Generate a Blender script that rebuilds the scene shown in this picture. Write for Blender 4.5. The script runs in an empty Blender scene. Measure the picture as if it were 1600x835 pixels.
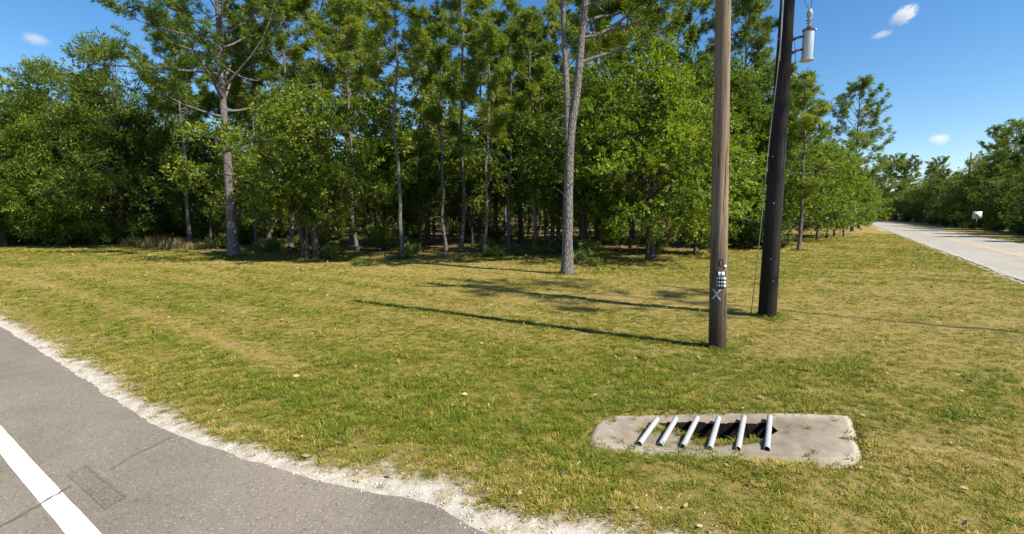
import bpy, math, random
import numpy as np
from mathutils import Vector

random.seed(7)
RNG = np.random.default_rng(7)
scene = bpy.context.scene
COL = scene.collection

# ---------------------------------------------------------------- camera
CAM_H = 2.5
FPX = 740.0                      # focal length in photo pixels (1600 wide)
PITCH = math.atan(85.0 / FPX)
cam_data = bpy.data.cameras.new('camera')
cam_data.sensor_width = 36.0
cam_data.lens = FPX / 1600.0 * 36.0
cam_data.clip_start = 0.05
cam_data.clip_end = 6000.0
cam = bpy.data.objects.new('camera', cam_data)
COL.objects.link(cam)
cam.location = (0, 0, CAM_H)
cam.rotation_euler = (math.pi / 2 - PITCH, 0, 0)
scene.camera = cam

# ---------------------------------------------------------------- sky, sun, exposure
SUN_EL = math.radians(48)
SUN_AZ = math.atan2(0.86, -0.51)           # clockwise from +Y
TO_SUN = Vector((math.sin(SUN_AZ) * math.cos(SUN_EL), math.cos(SUN_AZ) * math.cos(SUN_EL), math.sin(SUN_EL)))
world = bpy.data.worlds.new('World')
scene.world = world
world.use_nodes = True
wn, wl = world.node_tree.nodes, world.node_tree.links
wn.clear()
w_out = wn.new('ShaderNodeOutputWorld')
w_bg = wn.new('ShaderNodeBackground')
w_sky = wn.new('ShaderNodeTexSky')
w_sky.sky_type = 'NISHITA'
w_sky.sun_disc = False
w_sky.sun_elevation = SUN_EL
w_sky.sun_rotation = SUN_AZ
w_sky.altitude = 0.0
w_sky.air_density = 1.0
w_sky.dust_density = 0.25
w_sky.ozone_density = 3.0
w_bg.inputs['Strength'].default_value = 0.078
w_hs = wn.new('ShaderNodeHueSaturation')          # the camera's vivid colour setting
w_hs.inputs['Saturation'].default_value = 1.27
wl.new(w_sky.outputs[0], w_hs.inputs['Color'])
wl.new(w_hs.outputs[0], w_bg.inputs['Color'])
wl.new(w_bg.outputs[0], w_out.inputs['Surface'])
sun_data = bpy.data.lights.new('sun', 'SUN')
sun_data.energy = 4.8
sun_data.angle = math.radians(0.53)
sun_data.color = (1.0, 0.91, 0.76)
sun = bpy.data.objects.new('sun', sun_data)
COL.objects.link(sun)
sun.location = TO_SUN * 60
sun.rotation_euler = TO_SUN.to_track_quat('Z', 'Y').to_euler()
scene.view_settings.view_transform = 'Standard'
scene.view_settings.look = 'None'
scene.view_settings.gamma = 1.0
scene.view_settings.use_curve_mapping = False
scene.view_settings.exposure = 1.08
scene.render.engine = 'CYCLES'
scene.cycles.max_bounces = 6
scene.cycles.diffuse_bounces = 3
scene.cycles.glossy_bounces = 2
scene.cycles.transmission_bounces = 3
scene.cycles.transparent_max_bounces = 4
scene.cycles.volume_bounces = 1
scene.cycles.caustics_reflective = False
scene.cycles.caustics_refractive = False
scene.cycles.sample_clamp_indirect = 6.0
scene.cycles.use_denoising = True

# ---------------------------------------------------------------- layout helpers
_cp, _sp = math.cos(PITCH), math.sin(PITCH)
def ray(px, py):
    a, b = (px - 800.0) / FPX, (417.5 - py) / FPX
    return np.array([a, _cp + b * _sp, -_sp + b * _cp])
def G(px, py, z=0.0):
    """point of the place (plane at height z) that the survey of the photograph puts at px, py"""
    d = ray(px, py); t = (z - CAM_H) / d[2]
    return np.array([d[0] * t, d[1] * t, z])
def AT(px, py, depth):
    d = ray(px, py); t = depth / d[1]
    return np.array([d[0] * t, d[1] * t, CAM_H + d[2] * t])

def _hash(ix, iy, s):
    h = (ix.astype(np.int64) * 374761393 + iy.astype(np.int64) * 668265263 + s * 974634571) & 0x7fffffff
    h = ((h ^ (h >> 13)) * 1274126177) & 0x7fffffff
    return ((h ^ (h >> 16)) & 0xffff) / 65535.0
def vnoise(x, y, f=1.0, s=0):
    x = np.asarray(x, float) * f; y = np.asarray(y, float) * f
    ix, iy = np.floor(x), np.floor(y)
    u, v = x - ix, y - iy
    u, v = u * u * (3 - 2 * u), v * v * (3 - 2 * v)
    a, b = _hash(ix, iy, s), _hash(ix + 1, iy, s)
    c, d = _hash(ix, iy + 1, s), _hash(ix + 1, iy + 1, s)
    return (a * (1 - u) + b * u) * (1 - v) + (c * (1 - u) + d * u) * v
def fnoise(x, y, f=1.0, s=0, o=3):
    t, a, n = 0, 1.0, 0
    for k in range(o):
        t = t + a * vnoise(x, y, f * 2 ** k, s + 17 * k); n += a; a *= 0.5
    return t / n
def sstep(a, b, x):
    t = np.clip((x - a) / (b - a), 0, 1); return t * t * (3 - 2 * t)
def seg_dist(P, poly):
    """distance of points P (n,2) to a polyline and the side (+ = left of travel)"""
    best = np.full(len(P), 1e9); side = np.zeros(len(P))
    for a, b in zip(poly[:-1], poly[1:]):
        ab = b - a; L = ab @ ab
        t = np.clip(((P - a) @ ab) / L, 0, 1)
        q = a + t[:, None] * ab
        d = np.hypot(*(P - q).T)
        s = ab[0] * (P[:, 1] - a[1]) - ab[1] * (P[:, 0] - a[0])
        m = d < best - 1e-9
        best[m] = d[m]; side[m] = np.sign(s[m])
    return best, side
def inside(P, poly):
    r = np.zeros(len(P), bool); n = len(poly)
    for i in range(n):
        (x1, y1), (x2, y2) = poly[i], poly[(i + 1) % n]
        c = ((y1 > P[:, 1]) != (y2 > P[:, 1]))
        r ^= c & (P[:, 0] < (x2 - x1) * (P[:, 1] - y1) / (y2 - y1 + 1e-12) + x1)
    return r
def resample(poly, step):
    poly = np.asarray(poly, float); out = [poly[0]]
    for a, b in zip(poly[:-1], poly[1:]):
        n = max(1, int(np.linalg.norm(b - a) / step))
        for k in range(1, n + 1): out.append(a + (b - a) * k / n)
    return np.array(out)
def smooth(poly, it=2):
    poly = np.asarray(poly, float)
    for _ in range(it):
        q = [poly[0]]
        for a, b in zip(poly[:-1], poly[1:]): q += [a * .75 + b * .25, a * .25 + b * .75]
        q.append(poly[-1]); poly = np.array(q)
    return poly

# ---------------------------------------------------------------- object helpers
def link(o, parent=None):
    COL.objects.link(o)
    if parent is not None: o.parent = parent
    return o
def tag(o, label=None, cat=None, group=None, kind=None):
    if label: o['label'] = label
    if cat: o['category'] = cat
    if group: o['group'] = group
    if kind: o['kind'] = kind
    return o
def empty(name, loc=(0, 0, 0), rz=0.0, parent=None):
    o = bpy.data.objects.new(name, None); o.location = loc; o.rotation_euler = (0, 0, rz)
    o.empty_display_size = 0.2
    return link(o, parent)
def mesh_from(name, V, F3=None, F4=None, attrs=None, smooth_=False):
    V = np.asarray(V, np.float32)
    me = bpy.data.meshes.new(name)
    n3 = 0 if F3 is None else len(F3); n4 = 0 if F4 is None else len(F4)
    me.vertices.add(len(V)); me.vertices.foreach_set('co', V.ravel())
    idx = []
    if n3: idx.append(np.asarray(F3, np.int32).ravel())
    if n4: idx.append(np.asarray(F4, np.int32).ravel())
    idx = np.concatenate(idx) if idx else np.zeros(0, np.int32)
    me.loops.add(len(idx)); me.loops.foreach_set('vertex_index', idx)
    me.polygons.add(n3 + n4)
    st = np.concatenate([np.arange(n3) * 3, n3 * 3 + np.arange(n4) * 4]).astype(np.int32)
    me.polygons.foreach_set('loop_start', st)
    if smooth_: me.polygons.foreach_set('use_smooth', np.ones(n3 + n4, bool))
    for k, v in (attrs or {}).items():
        v = np.asarray(v, np.float32)
        if v.ndim == 1: me.attributes.new(k, 'FLOAT', 'POINT').data.foreach_set('value', v)
        else: me.attributes.new(k, 'FLOAT_VECTOR', 'POINT').data.foreach_set('vector', v.ravel())
    me.update(calc_edges=True); me.validate()
    return me
def obj(name, me, mat, parent=None, loc=None):
    if mat is not None:
        me.materials.clear(); me.materials.append(mat)
    o = bpy.data.objects.new(name, me)
    if loc is not None: o.location = loc
    return link(o, parent)

class MB:
    """collects tubes, boxes, lathes into one mesh"""
    def __init__(s): s.V, s.F3, s.F4, s.n = [], [], [], 0
    def add(s, V, F3=(), F4=()):
        s.V.append(np.asarray(V, float))
        if len(F3): s.F3.append(np.asarray(F3) + s.n)
        if len(F4): s.F4.append(np.asarray(F4) + s.n)
        s.n += len(V)
    def tube(s, P, R, k=8, cap=True, rough=0.0, lobes=0.0):
        P = np.asarray(P, float); R = np.broadcast_to(np.asarray(R, float), (len(P),))
        T = np.gradient(P, axis=0); T /= np.linalg.norm(T, axis=1)[:, None] + 1e-9
        up = np.array([0, 0, 1.0]) if abs(T[0, 2]) < .9 else np.array([1.0, 0, 0])
        A = np.cross(T, up); A /= np.linalg.norm(A, axis=1)[:, None] + 1e-9
        B = np.cross(T, A)
        th = np.arange(k) * 2 * math.pi / k
        rr = R[:, None] * np.ones((1, k))
        if rough: rr = rr * (1 + rough * (RNG.random((len(P), k)) - .5))
        if lobes: rr = rr * (1 + lobes * (np.sin(3 * th + 1) * .6 + np.sin(5 * th) * .4)[None])
        V = P[:, None] + rr[..., None] * (np.cos(th)[None, :, None] * A[:, None] + np.sin(th)[None, :, None] * B[:, None])
        V = V.reshape(-1, 3); n = len(P)
        i = np.arange(n - 1)[:, None] * k; j = np.arange(k)[None]; j2 = (j + 1) % k
        F = np.stack([i + j, i + j2, i + k + j2, i + k + j], -1).reshape(-1, 4)
        F3 = []
        if cap:
            V = np.vstack([V, P[0], P[-1]]); c0, c1 = n * k, n * k + 1
            F3 = [(c0, b, a) for a, b in zip(range(k), list(range(1, k)) + [0])]
            F3 += [(c1, (n - 1) * k + a, (n - 1) * k + b) for a, b in zip(range(k), list(range(1, k)) + [0])]
        s.add(V, F3, F)
    def box(s, c, d, R=None):
        v = np.array([(x, y, z) for x in (-.5, .5) for y in (-.5, .5) for z in (-.5, .5)]) * np.asarray(d, float)
        if R is not None: v = v @ np.asarray(R).T
        s.add(v + np.asarray(c, float), (), [(0, 1, 3, 2), (4, 6, 7, 5), (0, 4, 5, 1), (2, 3, 7, 6), (0, 2, 6, 4), (1, 5, 7, 3)])
    def lathe(s, prof, c=(0, 0, 0), k=24):
        prof = np.asarray(prof, float); th = np.arange(k) * 2 * math.pi / k
        V = np.stack([prof[:, 0][:, None] * np.cos(th), prof[:, 0][:, None] * np.sin(th), prof[:, 1][:, None] * np.ones(k)], -1).reshape(-1, 3)
        i = np.arange(len(prof) - 1)[:, None] * k; j = np.arange(k)[None]; j2 = (j + 1) % k
        s.add(V + np.asarray(c, float), (), np.stack([i + j, i + j2, i + k + j2, i + k + j], -1).reshape(-1, 4))
    def mesh(s, name, sm=False):
        return mesh_from(name, np.vstack(s.V), np.vstack(s.F3) if s.F3 else None, np.vstack(s.F4) if s.F4 else None, smooth_=sm)
    def build(s, name, mat, parent=None, sm=False, loc=None): return obj(name, s.mesh(name, sm), mat, parent, loc)

# ---------------------------------------------------------------- materials
class NT:
    def __init__(s, name):
        s.m = bpy.data.materials.new(name); s.m.use_nodes = True
        s.t = s.m.node_tree; s.n = s.t.nodes; s.l = s.t.links
        s.n.clear(); s.out = s.n.new('ShaderNodeOutputMaterial')
    def node(s, t, **kw):
        n = s.n.new(t)
        for k, v in kw.items(): setattr(n, k, v)
        return n
    def set(s, sock, v):
        if hasattr(v, 'is_output') or isinstance(v, bpy.types.NodeSocket): s.l.new(v, sock)
        else: sock.default_value = v
    def noise(s, vec, scale, detail=3, rough=.55, dist=0.0):
        n = s.node('ShaderNodeTexNoise'); s.set(n.inputs['Scale'], scale)
        n.inputs['Detail'].default_value = detail; n.inputs['Roughness'].default_value = rough; n.inputs['Distortion'].default_value = dist
        if vec is not None: s.l.new(vec, n.inputs['Vector'])
        return n.outputs['Fac']
    def voro(s, vec, scale, out='Distance', feature='F1'):
        n = s.node('ShaderNodeTexVoronoi', feature=feature); n.inputs['Scale'].default_value = scale
        if vec is not None: s.l.new(vec, n.inputs['Vector'])
        return n.outputs[out]
    def ramp(s, fac, stops):
        n = s.node('ShaderNodeValToRGB'); e = n.color_ramp.elements
        while len(e) < len(stops): e.new(.5)
        for el, (p, c) in zip(e, stops): el.position = p; el.color = (*c, 1) if len(c) == 3 else c
        s.l.new(fac, n.inputs['Fac']); return n.outputs['Color']
    def mix(s, fac, a, b, mode='MIX'):
        n = s.node('ShaderNodeMix', data_type='RGBA', blend_type=mode)
        s.set(n.inputs[0], fac)
        for i, v in ((6, a), (7, b)): s.set(n.inputs[i], (*v, 1) if isinstance(v, tuple) and len(v) == 3 else v)
        return n.outputs[2]
    def math(s, op, a, b=0.0, clamp=False):
        n = s.node('ShaderNodeMath', operation=op, use_clamp=clamp); s.set(n.inputs[0], a); s.set(n.inputs[1], b); return n.outputs[0]
    def mrange(s, v, a, b, c=0.0, d=1.0):
        n = s.node('ShaderNodeMapRange'); n.clamp = True
        s.set(n.inputs[0], v)
        for i, q in enumerate((a, b, c, d)): s.set(n.inputs[i + 1], q)
        return n.outputs[0]
    def attr(s, name, typ='GEOMETRY', out='Fac'):
        n = s.node('ShaderNodeAttribute', attribute_type=typ, attribute_name=name); return n.outputs[out]
    def coord(s, which='Object', scale=None):
        o = s.node('ShaderNodeTexCoord').outputs[which]
        if scale:
            m = s.node('ShaderNodeMapping'); m.inputs['Scale'].default_value = scale; s.l.new(o, m.inputs['Vector']); o = m.outputs[0]
        return o
    def bump(s, h, strength=.3, dist=.02):
        n = s.node('ShaderNodeBump'); n.inputs['Strength'].default_value = strength; n.inputs['Distance'].default_value = dist
        s.l.new(h, n.inputs['Height']); return n.outputs[0]
    def principled(s, color, rough=.8, bump=None, spec=.3, metal=0.0):
        p = s.node('ShaderNodeBsdfPrincipled')
        s.set(p.inputs['Base Color'], (*color, 1) if isinstance(color, tuple) and len(color) == 3 else color)
        s.set(p.inputs['Roughness'], rough); s.set(p.inputs['Metallic'], metal); s.set(p.inputs['Specular IOR Level'], spec)
        if bump is not None: s.l.new(bump, p.inputs['Normal'])
        s.l.new(p.outputs[0], s.out.inputs['Surface']); return p

def leaf_mat(name, dark, mid, light, trans=.35, rough=.5, spec=.35, inst=False):
    t = NT(name)
    tint = t.attr('tint', 'INSTANCER' if inst else 'GEOMETRY')
    oi = t.node('ShaderNodeObjectInfo').outputs['Random']
    f = t.math('ADD', tint, t.math('MULTIPLY', t.math('SUBTRACT', oi, .5), .42), True) if not inst else tint
    c = t.ramp(f, [(0.0, dark), (.5, mid), (1.0, light)])
    p = t.node('ShaderNodeBsdfPrincipled')
    t.l.new(c, p.inputs['Base Color']); p.inputs['Roughness'].default_value = rough; p.inputs['Specular IOR Level'].default_value = spec
    tr = t.node('ShaderNodeBsdfTranslucent')
    c2 = t.mix(1.0, c, (1.25, 1.3, .55), 'MULTIPLY'); t.l.new(c2, tr.inputs['Color'])
    m = t.node('ShaderNodeMixShader'); m.inputs[0].default_value = trans
    t.l.new(p.outputs[0], m.inputs[1]); t.l.new(tr.outputs[0], m.inputs[2]); t.l.new(m.outputs[0], t.out.inputs['Surface'])
    return t.m
M = {}
M['needle'] = leaf_mat('pine needles', (.058, .10, .014), (.13, .19, .022), (.25, .295, .038), trans=.40)
M['oak'] = leaf_mat('oak leaves', (.045, .082, .010), (.115, .17, .018), (.24, .28, .034), trans=.38)
M['maple'] = leaf_mat('broad leaves', (.06, .11, .010), (.14, .21, .016), (.27, .32, .03), trans=.42)
M['bush'] = leaf_mat('bush leaves', (.06, .10, .018), (.12, .18, .03), (.22, .26, .06), trans=.40)
M['drygrass'] = leaf_mat('dry grass stems', (.16, .13, .05), (.26, .22, .10), (.36, .30, .15), trans=.30)

def bark(name, c0, c1, c2, sc=1.0):
    t = NT(name); co = t.coord('Object', (1, 1, .25))
    v = t.voro(co, 16 * sc, feature='DISTANCE_TO_EDGE'); n = t.noise(co, 9 * sc, 6, .65)
    h = t.math('ADD', t.mrange(v, 0, .18), t.math('MULTIPLY', n, .8))
    lich = t.mrange(t.noise(t.coord('Object'), 3.0, 4), .55, .7)
    c = t.ramp(t.math('MULTIPLY', h, .6), [(.12, c0), (.45, c1), (.9, c2)])
    c = t.mix(t.math('MULTIPLY', lich, .35), c, (.22, .22, .20))
    t.principled(c, .9, t.bump(h, .9, .03), .15); return t.m
M['pine_bark'] = bark('pine bark', (.06, .05, .046), (.135, .122, .118), (.20, .186, .182))
M['oak_bark'] = bark('oak bark', (.035, .03, .025), (.08, .07, .06), (.135, .122, .108), 1.4)

def pole_mat(name, base, light, dark, foot):
    t = NT(name); co = t.coord('Object', (1, 1, .035))
    n = t.noise(co, 14, 6, .7, .4); n2 = t.noise(t.coord('Object', (1, 1, .02)), 42, 3, .6)
    chk = t.mrange(n2, .60, .66)
    c = t.ramp(n, [(.25, dark), (.5, base), (.78, light)])
    big = t.mrange(t.noise(t.coord('Object', (1, 1, .25)), 2.2, 3), .42, .62)
    c = t.mix(t.math('MULTIPLY', big, .45), c, tuple(v * .55 for v in base))
    z = t.node('ShaderNodeSeparateXYZ'); t.l.new(t.coord('Object'), z.inputs[0])
    low = t.mrange(t.math('ADD', z.outputs[2], t.math('MULTIPLY', t.noise(co, 8, 3), 1.2)), .7, 3.0, 1.0, 0.0)
    c = t.mix(t.math('MULTIPLY', low, .9), c, foot)
    c = t.mix(chk, c, tuple(v * .25 for v in dark))
    h = t.math('SUBTRACT', n, t.math('MULTIPLY', chk, .9))
    t.principled(c, .85, t.bump(h, .7, .02), .2); return t.m
M['pole_wood'] = pole_mat('weathered pole wood', (.20, .15, .105), (.34, .275, .205), (.075, .055, .038), (.038, .027, .02))
M['pole_dark'] = pole_mat('creosoted pole wood', (.020, .017, .017), (.050, .044, .043), (.008, .007, .008), (.012, .010, .010))

def plain(name, c, rough=.5, metal=0.0, var=.15, spec=.4, sc=12):
    t = NT(name); n = t.noise(t.coord('Object'), sc, 4)
    col = t.mix(n, tuple(v * (1 - var) for v in c), tuple(min(1, v * (1 + var)) for v in c))
    t.principled(col, rough, t.bump(n, .08, .005), spec, metal); return t.m
M['steel'] = plain('galvanised steel', (.37, .385, .39), .5, .2, .10)
M['steel_in'] = plain('dark pipe inside', (.10, .09, .08), .8)  # darker and browner than the outer pipe wall
M['tank'] = plain('grey tank paint', (.50, .55, .58), .4, .1, .06)
M['porcelain'] = plain('grey porcelain', (.42, .41, .42), .25)
M['metal_dark'] = plain('dark bracket metal', (.10, .105, .11), .5, .5)
M['wire'] = plain('weathered wire', (.22, .22, .21), .5, .3)
M['wire_pale'] = plain('pale conduit', (.45, .47, .50), .5, .1)
M['white'] = plain('white enamel', (.75, .75, .74), .45)
M['tag_print'] = plain('tag print', (.20, .21, .23), .5)
M['black'] = plain('black plate', (.012, .012, .014), .5)
M['blue_paint'] = plain('pale blue marking paint', (.42, .52, .62), .7, 0, .3, .2, 60)
M['stone'] = plain('white limestone chips', (.62, .58, .52), .9, 0, .2, .2, 30)
M['sign_face'] = plain('sign face', (.72, .74, .76), .4)
M['sign_print'] = plain('sign print', (.03, .035, .06), .5)
M['post'] = plain('sign post', (.16, .17, .15), .6, .3)
M['litter'] = plain('pine straw', (.22, .13, .06), .9, 0, .4, .1, 30)

def asphalt(name, lo, mid, hi, speck):
    t = NT(name); co = t.coord('Object')
    big = t.noise(co, .6, 5, .6); fine = t.noise(co, 70, 3, .7); ag = t.voro(co, 62, 'Color'); agd = t.voro(co, 62)
    sep = t.node('ShaderNodeSeparateColor'); t.l.new(ag, sep.inputs[0])
    c = t.ramp(t.math('ADD', t.math('MULTIPLY', big, .5), t.math('MULTIPLY', fine, .5)), [(.3, lo), (.5, mid), (.72, hi)])
    pale = t.math('MULTIPLY', t.mrange(sep.outputs[0], .82, .90), t.mrange(agd, .0, .5, 1, 0))
    c = t.mix(pale, c, speck)
    drk = t.mrange(sep.outputs[1], .84, .95)
    c = t.mix(t.math('MULTIPLY', drk, .45), c, tuple(v * .4 for v in lo))
    stain = t.mrange(t.noise(co, .5, 5, .7, .8), .46, .66)
    c = t.mix(t.math('MULTIPLY', stain, .34), c, tuple(v * .6 for v in lo))
    t.principled(c, .88, t.bump(t.math('ADD', fine, t.math('MULTIPLY', agd, .5)), .55, .012), .25); return t.m
M['asphalt'] = asphalt('worn asphalt', (.125, .110, .090), (.178, .158, .132), (.235, .21, .178), (.50, .44, .35))
M['asphalt_patch'] = asphalt('patched asphalt', (.105, .094, .08), (.155, .138, .118), (.21, .19, .163), (.46, .41, .33))
M['road_pale'] = asphalt('bleached road surface', (.24, .228, .205), (.30, .285, .258), (.345, .33, .30), (.44, .41, .37))
M['tar'] = plain('crack tar', (.125, .112, .095), .75, 0, .5, .3, 25)
def paint(name, c, worn, under):
    t = NT(name); co = t.coord('Object')
    w = t.mrange(t.math('ADD', t.math('MULTIPLY', t.noise(co, 45, 4, .7), .6), t.math('MULTIPLY', t.noise(co, 3, 3), .4)), worn, worn + .05)
    t.principled(t.mix(w, c, under), .7, t.bump(t.noise(co, 80, 2), .25, .008), .3); return t.m
M['line_white'] = paint('white road paint', (.74, .74, .71), .62, (.30, .28, .26))
M['line_white_old'] = paint('worn white road paint', (.55, .54, .52), .47, (.28, .27, .26))
M['line_yellow'] = paint('yellow road paint', (.55, .38, .13), .56, (.30, .29, .27))

def concrete():
    t = NT('sandy concrete'); co = t.coord('Object')
    big = t.noise(co, 3.2, 5, .65, .5); fine = t.noise(co, 60, 4, .7)
    c = t.ramp(t.math('ADD', t.math('MULTIPLY', big, .65), t.math('MULTIPLY', fine, .35)), [(.28, (.10, .082, .06)), (.44, (.165, .14, .108)), (.58, (.225, .195, .155)), (.75, (.31, .28, .235))])
    lip = t.attr('lip'); c = t.mix(t.math('MULTIPLY', lip, t.mrange(fine, .3, .6, .3, .9)), c, (.40, .365, .31))
    c = t.mix(t.math('MULTIPLY', t.mrange(t.voro(co, 38), .0, .10, 1, 0), .7), c, (.07, .055, .04))
    t.principled(c, .92, t.bump(t.math('ADD', fine, t.math('MULTIPLY', big, 1.5)), .5, .012), .2); return t.m
M['concrete'] = concrete()
M['soil_pit_shade'] = plain('earth with painted pit shade', (.009, .008, .007), .9, 0, .5, .1, 20)  # dark earth, with the shade of the pit put into its colour

def ground_mat():
    t = NT('ground'); co = t.coord('Object')
    sand, dry, lit = t.attr('sand'), t.attr('dry'), t.attr('litter')
    fine = t.noise(co, 38, 4, .7); mid = t.noise(co, 6, 4, .65, .4); tiny = t.noise(co, 120, 3, .7)
    grass = t.ramp(t.math('ADD', t.math('MULTIPLY', fine, .6), t.math('MULTIPLY', mid, .4)), [(.3, (.10, .08, .020)), (.5, (.20, .165, .042)), (.7, (.31, .255, .08))])
    straw = t.ramp(t.math('ADD', t.math('MULTIPLY', fine, .6), t.math('MULTIPLY', mid, .4)), [(.3, (.15, .11, .042)), (.5, (.265, .205, .078)), (.7, (.37, .295, .125))])
    c = t.mix(dry, grass, straw)
    leaf = t.ramp(fine, [(.3, (.075, .05, .022)), (.5, (.15, .10, .045)), (.7, (.24, .17, .085))])
    c = t.mix(lit, c, leaf)
    sm = t.mrange(t.math('ADD', sand, t.math('MULTIPLY', t.math('SUBTRACT', t.math('ADD', t.math('MULTIPLY', mid, .5), t.math('MULTIPLY', fine, .5)), .5), 2.0)), .40, .62)
    sc = t.ramp(t.math('ADD', t.math('MULTIPLY', tiny, .5), t.math('MULTIPLY', mid, .5)), [(.3, (.26, .225, .18)), (.5, (.48, .445, .39)), (.7, (.66, .63, .575))])
    sc = t.mix(t.mrange(t.math('ADD', sand, t.math('MULTIPLY', t.math('SUBTRACT', mid, .5), .9)), .45, .95, .85, 0), sc, (.27, .215, .14))
    c = t.mix(sm, c, sc)
    t.principled(c, .95, t.bump(t.math('ADD', fine, tiny), .7, .03), .1); return t.m
M['ground'] = ground_mat()

# ================================================================ STRUCTURE
# road that the camera stands on: its edge towards the grass, left to right
EDGE = [G(0, 510)[:2] + np.array([-52.0, 35.8]), G(0, 510)[:2] + np.array([-7.4, 5.1])]
EDGE += [G(x, y)[:2] for x, y in ((0, 510), (60, 547), (130, 592), (200, 636), (262, 676), (340, 703), (400, 722), (470, 749), (560, 770), (640, 782), (690, 796), (740, 835))]
EDGE += [np.array(p) for p in ((1.0, 3.02), (2.6, 2.5), (4.3, 2.25), (6.2, 2.3), (8.0, 3.2), (9.6, 4.9), (11.2, 6.6))]
EDGE = smooth(np.array(EDGE), 1)
# second road, running away to the right: origin on its left edge, direction, normal to the right
B0, BD, BN = np.array([18.6, 17.1]), np.array([.567, .8237]), np.array([.8237, -.567])
B_W = 6.5
def RB(s, n):
    """point beside the far road; the road bends gently to the left far away"""
    s = np.asarray(s, float); bend = -np.clip(s - 130, 0, None) ** 2 * .0035
    return B0 + np.multiply.outer(s, BD) + np.multiply.outer(n + bend, BN)
B_LEFT = np.array([RB(s, 0.0) for s in np.arange(-60, 261, 4)])
B_MID = np.array([RB(s, B_W / 2) for s in np.arange(-60, 261, 4)])
PAD_PX = [(955, 650), (1060, 646), (1180, 646), (1290, 648), (1333, 651), (1341, 664), (1347, 690), (1356, 722), (1338, 731), (1200, 726), (1100, 720), (1000, 713), (932, 708), (909, 692), (924, 662)]
PAD = np.array([G(*p)[:2] for p in PAD_PX])

def road_field(P):
    d, s = seg_dist(P, EDGE)
    dA = d * s                                   # + on the grass side
    # left of the whole road A polygon only: points right of the far road do not count as grass
    q = P - B0; nb = q @ BN; sb = q @ BD
    nb = nb + np.clip(sb - 130, 0, None) ** 2 * .0035
    dB = np.maximum(-nb, nb - B_W)               # + outside the far road
    return dA, dB, nb
def ground_z(x, y):
    x = np.asarray(x, float); y = np.asarray(y, float)
    P = np.stack([x.ravel(), y.ravel()], -1)
    dA, dB, nb = road_field(P)
    h = .035 + .07 * (fnoise(P[:, 0], P[:, 1], .35, 3) - .5) + .035 * (fnoise(P[:, 0], P[:, 1], 2.2, 9) - .5)
    far = sstep(16, 60, np.hypot(P[:, 0], P[:, 1]))
    h += .35 * (fnoise(P[:, 0], P[:, 1], .06, 21, 2) - .5) * far * sstep(2, 14, dB)
    behind = (nb > 0)                            # across the far road: only its own edge counts
    k = np.where(behind, sstep(.0, .8, dB), np.minimum(sstep(-.05, .7, dA), sstep(.0, .8, dB)))
    h = h * k - .045 * (1 - sstep(-.12, .10, np.where(behind, dB, np.minimum(dA, dB))))
    ins = inside(P, PAD)
    if ins.any():
        dd, _ = seg_dist(P, np.vstack([PAD, PAD[:1]]))
        h = np.where(ins, np.where(dd > .10, -1.0, -.02), h)
        h = np.where(~ins & (dd < .25), np.clip(h, .02, .035), h)
    return h.reshape(x.shape)

def axis(lo, hi, f0, f1, step, grow=1.22):
    a = list(np.arange(f0, f1 + 1e-6, step)); s, v = step, a[-1]
    while v < hi: s = min(s * grow, 60); v += s; a.append(v)
    s, v = step, a[0]
    while v > lo: s = min(s * grow, 60); v -= s; a.insert(0, v)
    return np.array(a)
gx, gy = axis(-1500, 1500, -14, 16, .14, 1.12), axis(-700, 2200, 1.5, 20, .14, 1.12)
X, Y = np.meshgrid(gx, gy)
Z = ground_z(X, Y)
PP = np.stack([X.ravel(), Y.ravel()], -1)
FRONT = np.array([(-120, 40), (-60, 36), (-36, 33.5), (-24, 33), (-16, 28.2), (-11, 26.6), (-6, 27.3), (-2, 27.5), (3, 26), (7, 25), (11, 29), (16, 33), (20.5, 36), (27, 47), (36, 60), (46, 75), (60, 96), (84, 132), (120, 200), (160, 300)], float)
def wood(P):
    d, s = seg_dist(P, FRONT); return d * s      # + inside the wood
def sand_of(P):
    dA, dB, nb = road_field(P)
    w = .11 + .42 * fnoise(P[:, 0], P[:, 1], .9, 31) ** 1.4 + .20 * np.exp(-((P[:, 0] - .2) / 1.6) ** 2)
    sA = .55 * (1 - sstep(w * .2, w * 1.3, dA)) + .45 * (1 - sstep(w * .7, w * 2.2 + .5, dA))
    sB = .8 * (1 - sstep(.05, .45, dB))
    return np.where(nb > 0, sB, np.maximum(sA * (nb <= 0), sB))
TRACKS = [np.array([G(*q)[:2] for q in l]) for l in (((-60, 425), (60, 445), (150, 470), (240, 497), (330, 528), (420, 566), (480, 592)), ((-60, 440), (30, 460), (110, 490), (200, 525), (300, 570)))]
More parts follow.
